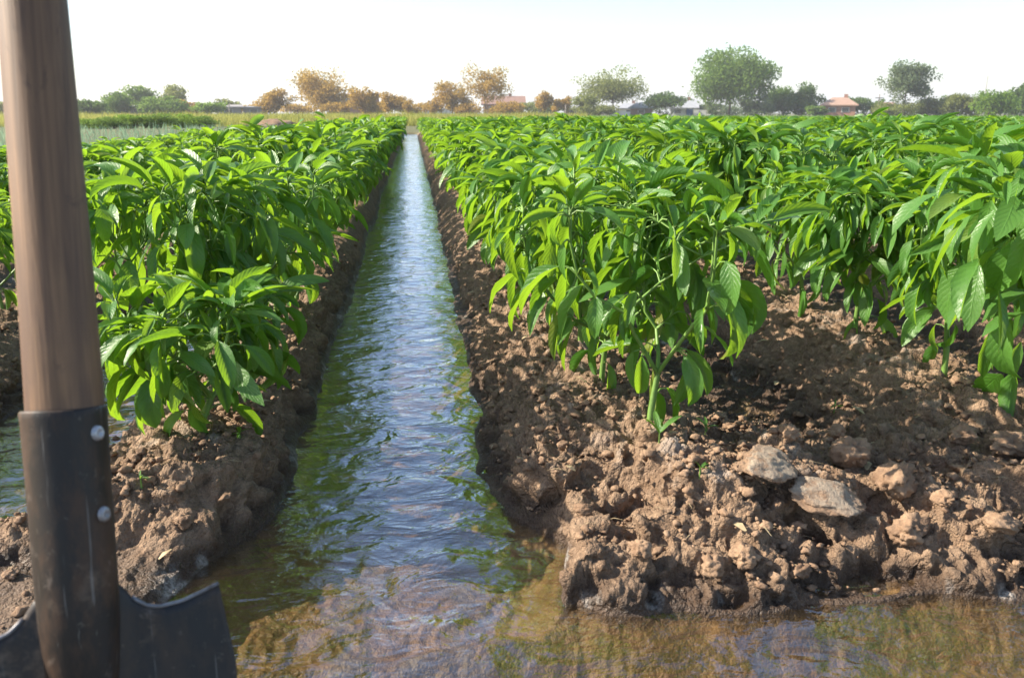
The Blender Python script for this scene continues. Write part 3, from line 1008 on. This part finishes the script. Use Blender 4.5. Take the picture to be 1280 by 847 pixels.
cr = mesh_obj('soil_crumbs', np.concatenate(vs), np.concatenate(fs), M['clod'])
tag(cr, 'loose crumbs of dry earth scattered over the banks', 'crumbs', kind='stuff')

# dry straw and dead leaf scraps
rs = np.random.RandomState(33); vs, fs = [], []; base = 0
for _ in range(420):
    d = rs.uniform(0.85, 2.8); a = math.radians(rs.uniform(-32, 42)); x, y = math.sin(a) * d, math.cos(a) * d
    if water_depth_dist(np.array([x]), np.array([y]))[0] > -0.02: continue
    L = rs.uniform(0.008, 0.035); w = rs.uniform(0.0005, 0.0011) if rs.rand() < 0.8 else rs.uniform(0.003, 0.006)
    az = rs.uniform(0, 6.28); tl = rs.uniform(-.35, .35); c_, s_ = math.cos(az), math.sin(az); z = surface_z(x, y) + 0.0025
    u_ = np.array([c_, s_, tl]); n_ = np.array([-s_, c_, rs.uniform(-.3, .3)])
    o_ = np.array([x, y, z]); m_ = np.array([0, 0, L * .12])
    vs.append(np.array([o_ - u_ * L / 2 - n_ * w * .3, o_ - u_ * L / 2 + n_ * w * .3, o_ + m_ + n_ * w, o_ + m_ - n_ * w, o_ + u_ * L / 2 + n_ * w * .3, o_ + u_ * L / 2 - n_ * w * .3]))
    fs.append(np.array([[0, 1, 2, 3], [3, 2, 4, 5]]) + base); base += 6
st_ = mesh_obj('plant_litter', np.concatenate(vs), np.concatenate(fs), simple('dry_straw', (0.34, 0.26, 0.15), 0.8, 0.4, 60), smooth=False)
tag(st_, 'scraps of dry straw and dead leaf scattered on the soil', 'plant litter', kind='stuff')

# small weeds on the heap
def weed(px, py, s, lab, seed):
    p = hit(px, py)
    r = random.Random(seed); LV, LU = [], []; st = MB()
    for k in range(r.choice((4, 5, 6))):
        az = r.uniform(0, 6.28)
        V, U = leaf_geo(r, np.array([0, 0, s * 0.3]), az, r.uniform(0.3, 1.1), s, s * 0.42, r.uniform(0.3, 1.2), 0.4, 0, 5, 6, k)
        LV.append(V); LU.append(U)
    st.tube([(0, 0, -0.01), (0, 0, s * 0.32)], [0.0012, 0.001], 5)
    g_ = grid_faces(5, 6)
    t = empty('seedling', (p[0], p[1], surface_z(p[0], p[1])))
    tag(t, lab, 'seedling', 'little weed seedlings on the soil')
    mesh_obj('foliage', np.concatenate(LV), np.concatenate([g_ + i * 30 for i in range(len(LV))]), M['leaf'], t, uvs=np.concatenate(LU))
    st.build('stem', M['stem'], t)
weed(824, 553, 0.042, 'leafy seedling at the foot of the front right pepper plant', 1)
weed(875, 592, 0.014, 'tiny green sprout on the heap left of the tilted slab', 2)
weed(1043, 512, 0.016, 'tiny sprout in the shaded dry furrow', 3)
weed(176, 602, 0.014, 'tiny sprout on the left mound beside the shovel', 4)
weed(300, 548, 0.020, 'small seedling on the edge of the left bank', 5)
weed(882, 818 - 278, 0.022, 'low seedling just right of the front right pepper plant', 6)

# ------------------------------------------------------------------ far side: trees, hedges, houses
FOL = {
    'dark': foliage_material('dark_foliage', (0.045, 0.085, 0.022), (0.10, 0.16, 0.04)),
    'mid': foliage_material('green_foliage', (0.06, 0.115, 0.025), (0.14, 0.21, 0.045)),
    'olive': foliage_material('olive_foliage', (0.085, 0.11, 0.03), (0.20, 0.22, 0.065)),
    'flare_gold': foliage_material('flare_gold_foliage', (0.16, 0.112, 0.026), (0.36, 0.235, 0.05)),  # lens-flare glow painted into the leaf colour as gold
    'bright': foliage_material('bright_foliage', (0.07, 0.13, 0.02), (0.17, 0.26, 0.04)),
    'grey': foliage_material('grey_green_foliage', (0.065, 0.095, 0.045), (0.15, 0.19, 0.095)),
}


def zat(px, py, dist):
    d = ray(px, py)
    return H + d[2] / math.hypot(d[0], d[1]) * dist


def tree(name, label, px, dist, top, wpx, fol, seed, cb=0.25, group=None, leaf=0.20, n=3000, clumps=40, airy=0.0, droop=0.0, cat='tree', lobes=None, base=0.03, trunks=1):
    rs = np.random.RandomState(seed)
    x, y = ground_at(px, dist)
    hgt = zat(px, top, dist) - base
    rad = wpx * dist / FPX * 0.5 * 1.0
    t = empty(name, (x, y, base - 0.02))
    tag(t, label, cat, group)
    z0 = hgt * cb
    ch = (hgt - z0) / 2
    # crown outline: a few lobes of different size, clumps scattered through them
    cen = []
    L = lobes or [(0, 0, 0.62, 0.86)] + [(math.cos(a) * rs.uniform(.3, .55), rs.uniform(-.45, .4), rs.uniform(.35, .52), rs.uniform(.35, .55)) for a in rs.uniform(0, 6.28, 5)]
    clumps = int(clumps * 1.7); n = int(n * 2.0)
    while len(cen) < clumps:
        l = L[rs.randint(len(L))]
        d = rs.normal(size=3); d /= np.linalg.norm(d); rr_ = rs.uniform(0.35, 1.0) ** 0.5
        q = np.array([l[0] + d[0] * l[2] * rr_, d[1] * l[2] * rr_ + rs.uniform(-.25, .25), l[1] + d[2] * l[3] * rr_])
        if np.hypot(q[0], q[1]) > 1.0 or abs(q[2]) > 0.95: continue
        cen.append(q)
    cen = np.array(cen)
    clumps = len(cen)
    cs = rs.uniform(0.13, 0.30, clumps) * (1 - 0.38 * airy)
    wts = cs ** 2; wts /= wts.sum()
    idx = rs.choice(clumps, n, p=wts)
    g = rs.normal(size=(n, 3)); g /= np.linalg.norm(g, axis=1)[:, None]
    g *= (rs.rand(n) ** (0.45))[:, None] * 1.5
    P = cen[idx] + g * cs[idx][:, None]
    stray = rs.rand(n) < 0.03 + 0.05 * airy
    P[stray] += rs.normal(size=(stray.sum(), 3)) * 0.09
    if droop:
        P[:, 2] -= droop * np.abs(rs.rand(n)) * 0.25
    P = P * np.array([rad, rad, ch]) + np.array([0, 0, z0 + ch])
    P[:, 2] *= hgt / np.percentile(P[:, 2], 99.5)
    P[:, :2] *= rad / np.percentile(np.abs(P[:, 0]), 98)
    P[:, 2] = np.maximum(P[:, 2], 0.05)
    sz = leaf * rs.uniform(0.55, 1.3, n)
    a = rs.normal(size=(n, 3)); a[:, 2] += -droop * 1.5; a /= np.linalg.norm(a, axis=1)[:, None]
    b_ = np.cross(a, rs.normal(size=(n, 3))); b_ /= np.linalg.norm(b_, axis=1)[:, None]
    el = 1.0 + droop
    V = np.stack([P - a * sz[:, None] * el, P + b_ * sz[:, None] * 0.55, P + a * sz[:, None] * el, P - b_ * sz[:, None] * 0.55], 1).reshape(-1, 3)
    F = np.arange(4 * n).reshape(n, 4)
    mesh_obj('crown', V, F, FOL[fol], t, smooth=False)
    m = MB(); rb = max(0.06, hgt * 0.022)
    for k in range(trunks):
        off = (rs.uniform(-.12, .12) * rad * (trunks > 1), rs.uniform(-.1, .1) * rad * (trunks > 1))
        top_ = np.array([off[0] + rs.uniform(-.05, .05) * rad, off[1], z0 + ch * 0.9])
        m.tube([(off[0], off[1], 0), (off[0] * 1.05 + .02 * rad, off[1], max(z0, 0.3 * hgt) * 0.6), top_], [rb, rb * .75, rb * .35], 8)
        for j in range(9):
            e = cen[rs.randint(clumps)] * np.array([rad, rad, ch]) * 0.92 + np.array([0, 0, z0 + ch])
            s0 = np.array([off[0], off[1], 0]) * 1.0 + (top_ - np.array([off[0], off[1], 0])) * rs.uniform(0.4, 0.95)
            if e[2] < s0[2] - 0.3 * ch: continue
            m.tube([s0, (s0 + e) / 2 + np.array([0, 0, -0.05 * ch]), e], [rb * .38, rb * .22, rb * .08], 5, False)
    m.build('trunk', M['bark'], t, True)
    return t


TG = 'trees and bushes along the far edge of the field'
T = [
    # name, label, px, dist, top, wpx, fol, cb, leaf, n, clumps, airy, droop
    ('bush', 'dark rounded bush nearest the thin post right of the shovel handle', 117, 95, 126, 42, 'dark', 0.0, .16, 1800, 26, 0, 0),
    ('tree', 'pale green small tree between the dark bush and the weathered shed', 143, 100, 116, 34, 'mid', 0.05, .15, 1600, 22, 0, 0),
    ('tree', 'rounded tree rising behind the weathered grey shed roof', 171, 112, 108, 38, 'mid', 0.1, .17, 1900, 26, 0, 0),
    ('tree', 'two-topped airy tree left of the middle of the left thicket', 213, 118, 107, 38, 'olive', 0.1, .17, 1600, 26, .4, 0),
    ('bush', 'broad green bush in front of the two-topped airy tree', 205, 98, 121, 50, 'mid', 0.0, .15, 2200, 28, 0, 0),
    ('tree', 'brownish small tree right of the broad green bush', 238, 110, 126, 26, 'flare_gold', 0.05, .15, 900, 16, .2, 0),
    ('bush', 'yellow-green bush between brownish tree and low sheds', 262, 105, 128, 34, 'bright', 0.0, .15, 1200, 18, .2, 0),
    ('tree', 'small tree over the grey sheds left of the flare-tinted golden round one', 285, 120, 124, 32, 'olive', 0.1, .17, 1100, 18, .2, 0),
    ('tree', 'flare-tinted golden-green round tree left of the biggest flare-tinted orange tree', 342, 110, 112, 44, 'flare_gold', 0.05, .15, 2300, 26, 0, 0),
    ('tree', 'large round flare-tinted orange-brown tree left of the red barn', 403, 115, 87, 60, 'flare_gold', 0.08, .16, 4200, 40, 0, 0),
    ('bush', 'flare-tinted red-brown bush in front of the red barn', 456, 105, 110, 34, 'flare_gold', 0.03, .15, 1700, 20, 0, 0),
    ('bush', 'low flare-tinted golden bush right of the red barn', 492, 108, 116, 30, 'flare_gold', 0.0, .15, 1200, 16, 0, 0),
    ('bush', 'tiny flare-tinted golden bush beyond the end of the channel', 515, 106, 124, 22, 'flare_gold', 0.0, .13, 700, 10, 0, 0),
    ('bush', 'low flare-tinted orange bush left of the airy tall pair', 540, 112, 123, 26, 'flare_gold', 0.0, .14, 800, 12, 0, 0),
    ('tree', 'flare-tinted golden tree left of the tallest airy flare-tinted tree', 565, 112, 103, 42, 'flare_gold', 0.08, .16, 1900, 24, .1, 0),
    ('tree', 'tall airy flare-tinted golden tree before the red-roofed house', 606, 115, 81, 56, 'flare_gold', 0.22, .15, 2100, 34, .7, 0),
    ('bush', 'flare-tinted golden bush right of the red-roofed house', 676, 120, 115, 28, 'flare_gold', 0.0, .16, 1100, 14, .1, 0),
    ('bush', 'small brown bush between the flare-tinted golden bush and the grey-roofed house', 704, 122, 121, 26, 'flare_gold', 0.0, .16, 900, 12, .1, 0),
    ('bush', 'olive bush at the left foot of the wide tree', 729, 112, 117, 34, 'olive', 0.0, .16, 1200, 16, .2, 0),
    ('tree', 'wide spreading olive tree with clear trunk left of the small hut', 765, 122, 85, 74, 'olive', 0.24, .17, 3900, 46, .25, 0),
    ('tree', 'dark two-lobed tree left of the white house', 832, 120, 116, 48, 'dark', 0.05, .16, 2400, 26, .1, 0),
    ('bush', 'small grey-green tree just right of the white house gable', 866, 135, 124, 24, 'grey', 0.0, .18, 700, 10, .1, 0),
    ('bush', 'grey-green bush behind the white fence', 884, 128, 129, 30, 'grey', 0.0, .16, 900, 12, .1, 0),
    ('tree', 'largest green tree with feathery drooping outline on the right', 911, 118, 63, 92, 'mid', 0.19, .17, 8200, 70, .1, .45),
    ('bush', 'grey-green shrub under the left of the largest tree', 895, 112, 134, 20, 'grey', 0.0, .13, 500, 8, 0, 0),
    ('bush', 'grey-green bushes right beneath the largest tree', 943, 116, 121, 42, 'grey', 0.0, .15, 1800, 20, 0, 0),
    ('tree', 'dense green tree left of its larger neighbour by the gabled brick house', 978, 125, 109, 38, 'mid', 0.02, .17, 1900, 22, 0, 0),
    ('tree', 'dense dark round tree just left of the gabled brick house', 1004, 122, 105, 44, 'dark', 0.02, .17, 3000, 30, 0, 0),
    ('bush', 'dark bush just right of the gabled brick house', 1070, 128, 122, 34, 'dark', 0.0, .17, 1300, 16, 0, 0),
    ('bush', 'low green bush left of the thin pole', 1092, 130, 125, 24, 'mid', 0.0, .17, 800, 10, 0, 0),
    ('tree', 'feathery grey-green slender tree standing alone right of the thin pole', 1129, 118, 78, 52, 'grey', 0.22, .15, 2700, 46, .55, .4),
    ('bush', 'low brush under the feathery grey-green tree', 1128, 116, 128, 50, 'olive', 0.0, .13, 1200, 16, .2, 0),
    ('bush', 'rounded olive bush right of the feathery tree', 1168, 120, 123, 34, 'olive', 0.0, .16, 1500, 16, 0, 0),
    ('bush', 'taller olive bush third from the right end', 1200, 118, 118, 38, 'olive', 0.0, .16, 1900, 20, 0, 0),
    ('bush', 'bright green bush second from the right end', 1238, 108, 114, 44, 'bright', 0.0, .15, 2500, 24, 0, 0),
    ('tree', 'dark tree at the right end of the horizon', 1275, 118, 104, 34, 'dark', 0.05, .17, 2200, 24, 0, 0),
    ('bush', 'olive bush left of the shovel handle at the frame edge', -4, 110, 128, 40, 'olive', 0.0, .16, 1200, 16, 0, 0),
]
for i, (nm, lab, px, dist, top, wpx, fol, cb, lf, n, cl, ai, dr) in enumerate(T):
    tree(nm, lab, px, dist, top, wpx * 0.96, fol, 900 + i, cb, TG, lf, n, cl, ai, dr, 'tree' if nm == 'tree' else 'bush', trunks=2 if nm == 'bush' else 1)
GAP = [
    (132, 122, 131, 44, 'mid', 'low far shrub behind the pale green small tree at left'), (182, 125, 130, 44, 'olive', 'low far shrub behind the weathered grey shed'),
    (232, 125, 131, 44, 'mid', 'low far shrub behind the brownish small tree'), (300, 122, 131, 50, 'flare_gold', 'low far shrub between grey sheds and flare-tinted golden-green round tree'),
    (370, 124, 130, 44, 'flare_gold', 'low far shrub between the flare-tinted golden-green and the large orange-brown tree'), (420, 108, 128, 34, 'flare_gold', 'low shrub at the right foot of the large flare-tinted orange-brown tree'),
    (470, 112, 129, 34, 'flare_gold', 'low shrub at the right end of the red barn'), (522, 128, 129, 54, 'flare_gold', 'wide low shrub line behind the end of the channel'),
    (585, 118, 126, 44, 'flare_gold', 'low shrub between the flare-tinted golden tree and tall airy one'), (636, 110, 127, 46, 'flare_gold', 'low shrub in front of the red-roofed house'),
    (660, 130, 128, 40, 'olive', 'low far shrub right behind the red-roofed house'), (690, 128, 129, 44, 'olive', 'low far shrub behind flare-tinted golden bush and brown bush'),
    (752, 118, 131, 36, 'olive', 'low shrub at the foot of the wide spreading olive tree'), (800, 140, 128, 60, 'grey', 'wide grey-green shrub line behind the small brown hut'),
    (858, 145, 128, 50, 'grey', 'hazy shrub line behind the white gabled house'), (912, 135, 128, 60, 'grey', 'hazy shrub line far behind the largest tree'),
    (960, 124, 124, 36, 'mid', 'green shrub between the largest tree and the dense green tree'), (1022, 112, 133, 22, 'mid', 'small shrub at the left corner of the gabled brick house'),
    (1052, 135, 126, 50, 'dark', 'dark shrub line behind the gabled brick house'), (1108, 112, 133, 28, 'olive', 'small shrub before the low red roof'),
    (1150, 126, 125, 44, 'mid', 'green shrub right behind the feathery slender tree'), (1184, 126, 121, 44, 'mid', 'green shrub between the two olive bushes at right'),
    (1220, 122, 120, 44, 'olive', 'olive shrub left behind the bright green bush'), (1258, 122, 117, 40, 'mid', 'green shrub between bright bush and the dark end tree')]
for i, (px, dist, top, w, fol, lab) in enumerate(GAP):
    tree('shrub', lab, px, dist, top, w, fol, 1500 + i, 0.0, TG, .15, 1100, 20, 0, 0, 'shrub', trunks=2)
# the low hedge in front of the left thicket
hedge = [(112, 30, 148, 30), (140, 29.5, 146, 34), (168, 30, 143, 34), (196, 30, 141, 34), (222, 30.5, 142, 32), (248, 31, 145, 30)]
HL = ['dark leftmost', 'second', 'third', 'fourth', 'fifth', 'rightmost']
for i, (px, dist, top, w) in enumerate(hedge):
    tree('hedge_bush', '%s low bush from the left in the hedge before the left thicket' % HL[i], px, dist, top, w * 1.25, 'mid' if i % 2 else 'bright', 1200 + i, 0.0,
         'low hedge bushes', .028, 2400, 22, 0, 0, 'bush')

def plain(name, col, rough=0.9, var=0.12, sc=1.5):
    return simple(name, col, rough, var, sc)
M['brick'] = plain('brick_wall', (0.32, 0.17, 0.12)); M['white'] = plain('whitewash', (0.62, 0.62, 0.60)); M['redroof'] = plain('red_roof', (0.24, 0.14, 0.105))
M['greyroof'] = plain('grey_roof', (0.30, 0.31, 0.33)); M['brownwall'] = plain('brown_wall', (0.26, 0.17, 0.12)); M['glass'] = simple('window_glass', (0.04, 0.05, 0.06), 0.15, 0.1)
M['frame'] = plain('window_frame', (0.6, 0.6, 0.58)); M['tan'] = plain('tan_roof', (0.34, 0.22, 0.16)); M['bluegate'] = plain('blue_paint', (0.05, 0.12, 0.28)); M['shed'] = plain('weathered_board', (0.28, 0.26, 0.25), sc=4)
M['pole'] = plain('pole_wood', (0.22, 0.19, 0.16))


def house(name, label, x0px, x1px, dist, eave, ridge, wall, roof, hip=True, depth=7.0, nwin=2, chimney=True, group='houses on the far horizon'):
    xc, yc = ground_at((x0px + x1px) / 2, dist)
    w = (x1px - x0px) * dist / FPX
    az = math.atan2(xc, yc)
    t = empty(name, (xc, yc, -0.02), -az)
    tag(t, label, 'house' if name == 'house' else name, group)
    he = max(1.2, zat(x0px, eave, dist)); hr = zat(x0px, ridge, dist)
    hw = w / 2 * 0.93; hd = depth / 2
    b = MB(); b.box(-hw, hw, -hd, hd, 0, he)
    if not hip:   # gable ends face the camera sideways
        b.add([(-hw, -hd + 0.1, he), (-hw, hd - 0.1, he), (-hw, 0, hr - 0.1), (-hw + .2, -hd + .1, he), (-hw + .2, hd - .1, he), (-hw + .2, 0, hr - .1)], [(0, 2, 1), (3, 4, 5), (0, 3, 5, 2), (1, 2, 5, 4)])
    wl = b.build('wall', wall, t)
    r = MB(); ov = 0.35; rw = hw + ov; rd = hd + ov; k = (hw * 0.45 if hip else rw); zt = 0.14
    ez = he - 0.06
    r.add([(-rw, -rd, ez), (rw, -rd, ez), (rw, rd, ez), (-rw, rd, ez), (-k, 0, hr), (k, 0, hr),
           (-rw, -rd, ez + zt), (rw, -rd, ez + zt), (rw, rd, ez + zt), (-rw, rd, ez + zt), (-k, 0, hr + zt), (k, 0, hr + zt)],
          [(6, 7, 11, 10), (8, 9, 10, 11), (7, 8, 11), (9, 6, 10), (0, 4, 5, 1), (2, 5, 4, 3), (1, 5, 2), (3, 4, 0), (0, 1, 7, 6), (1, 2, 8, 7), (2, 3, 9, 8), (3, 0, 6, 9)])
    rf = r.build('roof', roof, t)
    if chimney:
        c = MB(); c.box(hw * .25, hw * .25 + .5, -.25, .25, hr - 0.8, hr + 0.55); c.build('chimney', M['brick'], rf)
    for i in range(nwin):
        xx = -hw + (i + 0.75) * 2 * hw / (nwin + 0.5)
        f = MB(); f.box(xx - .5, xx + .5, -hd - .06, -hd + .05, he * .42, he * .82); fo = f.build('window', M['frame'], t)
        g = MB(); g.box(xx - .42, xx + .42, -hd - .08, -hd - .04, he * .45, he * .79); g.build('pane', M['glass'], fo)
    return t


house('house', 'long flat-topped red brick barn between two round flare-tinted orange trees', 428, 474, 128, 119, 118, M['brick'], M['redroof'], False, 8, 3, False)
house('house', 'red-roofed house behind the tall airy flare-tinted golden tree', 604, 655, 140, 131, 121, M['brick'], M['redroof'], False, 8, 3)
house('house', 'low house with brown-grey roof behind the post and shrubs', 706, 752, 135, 139, 130, M['brownwall'], M['greyroof'], True, 8, 3)
house('house', 'pale little house mostly behind the wide olive tree', 772, 800, 138, 137, 130, M['white'], M['greyroof'], True, 7, 1)
house('house', 'small brown hut with pale hipped roof right of the wide olive tree', 788, 815, 126, 137, 129, M['brownwall'], M['greyroof'], True, 5, 1, False)
house('house', 'white gabled house between two dark trees', 838, 870, 130, 136, 126, M['white'], M['greyroof'], False, 7, 2)
house('house', 'gabled brick house with tan roof standing clear between dark trees', 1030, 1066, 125, 132, 123, M['brick'], M['tan'], True, 8, 2)
house('house', 'low red roof showing left of the feathery slender tree', 1098, 1122, 135, 136, 129, M['brick'], M['redroof'], True, 7, 1, False)
house('shed', 'weathered grey shed half hidden in the left thicket', 160, 186, 104, 138, 133, M['shed'], M['shed'], False, 4, 1, False, 'sheds among the left thicket')
house('shed', 'grey shed roof beneath the small olive tree', 272, 300, 110, 138, 132, M['shed'], M['shed'], False, 4, 1, False, 'sheds among the left thicket')
house('shed', 'pale shed left of the flare-tinted golden-green round tree', 305, 330, 112, 139, 134, M['shed'], M['greyroof'], True, 4, 1, False, 'sheds among the left thicket')


def boardfence(name, label, x0, x1, dist, top, mat, group=None):
    a = np.array(ground_at(x0, dist)); b_ = np.array(ground_at(x1, dist)); L = np.linalg.norm(b_ - a)
    t = empty(name, (a[0], a[1], -0.02), math.atan2(b_[1] - a[1], b_[0] - a[0]))
    tag(t, label, 'fence' if 'fence' in name else 'gate', group)
    h = zat(x0, top, dist); m = MB(); n = max(2, int(L / 0.9))
    for i in range(n):
        m.box(i * L / n + .02, (i + 1) * L / n - .02, -.02, .02, .12, h - .05 * (i % 2))
    m.build('board_panel', mat, t); p = MB()
    for i in range(n + 1):
        if i % 2 == 0: p.box(i * L / n - .06, i * L / n + .06, .03, .13, 0, h + .08)
    p.build('post', M['pole'], t)
boardfence('fence', 'white fence below the bushes left of the largest tree', 866, 900, 122, 137, M['white'])
boardfence('gate', 'blue gate beside the white gabled house', 858, 866, 121, 136, M['bluegate'])
boardfence('fence', 'long pale fence beyond the end of the channel', 525, 600, 125, 136, M['white'])
boardfence('fence', 'pale fence in front of the pale little house', 752, 788, 120, 139, M['white'])


def pole(label, px, dist, top, arm=False, rad=0.09):
    x, y = ground_at(px, dist); h = zat(px, top, dist)
    t = empty('utility_pole', (x, y, -0.02)); tag(t, label, 'pole', 'poles on the horizon')
    m = MB(); m.tube([(0, 0, 0), (0, 0, h * .5), (0, 0, h)], [rad, rad * .85, rad * .7], 8); m.build('post', M['pole'], t, True)
    if arm:
        m = MB(); m.box(-.6, .6, -.05, .05, h - .5, h - .4); m.build('crossarm', M['pole'], t)
pole('thin bare post at far left beside the shovel handle', 100, 95, 123)
pole('slim pole left of the feathery slender tree', 1097, 125, 118, True)
pole('faint tall mast above the bright green bush', 1228, 150, 95, False, 0.06)
pole('short pale post in front of the low brown-grey house', 707, 100, 131, False, 0.10)
pole('short post by the grey shed in the left thicket', 287, 100, 130, False, 0.09)
pole('leaning bare pole by the weathered grey shed', 157, 100, 126, False, 0.07)

# heaps of earth at the field end
def heap(label, px, dist, wpx, hpx, seed):
    x, y = ground_at(px, dist); w = wpx * dist / FPX / 2; h = hpx * dist / FPX
    v, f = ICO[4]; q = v * 2 + seed
    v = v * (1 + 0.16 * pn3(q * 1.5, seed) + 0.1 * pn3(q * 4, seed + 1))[:, None] * np.array([w, w * .6, h])
    o = mesh_obj('earth_heap', v, f, M['clod']); o.location = (x, y, 0.0)
    tag(o, label, 'heap', 'earth heaps at the field end')
heap('low reddish heap of earth beyond the left pepper rows', 343, 31, 54, 10, 3)
heap('long low strip of turned earth beyond the rows right of the channel', 668, 33, 52, 9, 6)


# ------------------------------------------------------------------ grass and crops beyond the peppers
def blades(name, label, cat, mat, n, pos, hmin, hmax, width, seed, lean=0.35):
    rs = np.random.RandomState(seed)
    x, y = pos(rs, n)
    n = len(x); z = np.full(n, 0.028)
    h = rs.uniform(hmin, hmax, n) * (0.8 + 0.35 * fbm(x * 0.5, y * 0.5, 2, seed)).clip(0.4, 1.4)
    dist = np.hypot(x, y)
    w = np.maximum(width, dist * 0.0007) * rs.uniform(0.7, 1.4, n)
    a = rs.uniform(0, 6.28, n); la = rs.uniform(0, 6.28, n); ll = h * rs.uniform(0, lean, n)
    dx, dy = np.cos(a) * w / 2, np.sin(a) * w / 2
    mx, my = np.cos(la) * ll, np.sin(la) * ll
    V = np.stack([np.stack([x - dx, y - dy, z], -1), np.stack([x + dx, y + dy, z], -1),
                  np.stack([x + dx * .8 + mx * .35, y + dy * .8 + my * .35, z + h * .6], -1), np.stack([x - dx * .8 + mx * .35, y - dy * .8 + my * .35, z + h * .6], -1),
                  np.stack([x + mx + dx * .15, y + my + dy * .15, z + h], -1), np.stack([x + mx - dx * .15, y + my - dy * .15, z + h], -1)], 1).reshape(-1, 3)
    i = np.arange(n)[:, None] * 6
    F = np.concatenate([i + np.array([[0, 1, 2, 3]]), i + np.array([[3, 2, 4, 5]])])
    o = mesh_obj(name, V, F, mat)
    return tag(o, label, cat, kind='stuff')


def polar(a0, a1, d0, d1, cond=None):
    def f(rs, n):
        a = np.radians(rs.uniform(a0, a1, n)); d = 1 / rs.uniform(1 / d1, 1 / d0, n)
        x, y = np.sin(a) * d, np.cos(a) * d
        if cond is not None:
            k = cond(x, y); return x[k], y[k]
        return x, y
    return f


G1 = foliage_material('onion_leaves', (0.12, 0.21, 0.12), (0.23, 0.33, 0.21), 0.3)
G2 = foliage_material('dry_grass', (0.13, 0.16, 0.035), (0.31, 0.30, 0.085), 0.4)
G3 = foliage_material('low_green_crop', (0.07, 0.15, 0.03), (0.15, 0.26, 0.05), 0.4)
blades('onion_crop', 'blue-green onion tops in a strip beyond the left pepper rows', 'crop', G1, 34000,
       polar(-48, 0, 2.6, 30, lambda x, y: (x < -2.15) & (y < 29)), 0.17, 0.29, 0.006, 1, 0.4)
blades('tall_grass', 'yellow-green tall grass behind the end of the pepper rows', 'grass', G2, 42000,
       polar(-40, 12, 32, 75, lambda x, y: (y > 31) | (x > -3)), 0.30, 0.62, 0.012, 2)
blades('low_crop', 'flat green field between the peppers and the far trees', 'grass', G3, 42000,
       polar(8, 46, 23, 110, None), 0.16, 0.36, 0.012, 3)
blades('field_grass', 'thin grass on the flat land before the far trees', 'grass', G2, 16000,
       polar(-44, 10, 75, 110, None), 0.25, 0.5, 0.02, 4)

# ------------------------------------------------------------------ far air
hz = NT('far_air')
pv = hz.n('ShaderNodeVolumePrincipled', Color=(0.93, 0.95, 1.0, 1), Density=HAZE, Anisotropy=0.2).outputs[0]
hz.t.links.new(pv, hz.out.inputs['Volume'])
m = MB(); m.box(-900, 900, -60, 1500, -2.0, 30.0)
hb = m.build('haze', hz.m); tag(hb, kind='stuff')
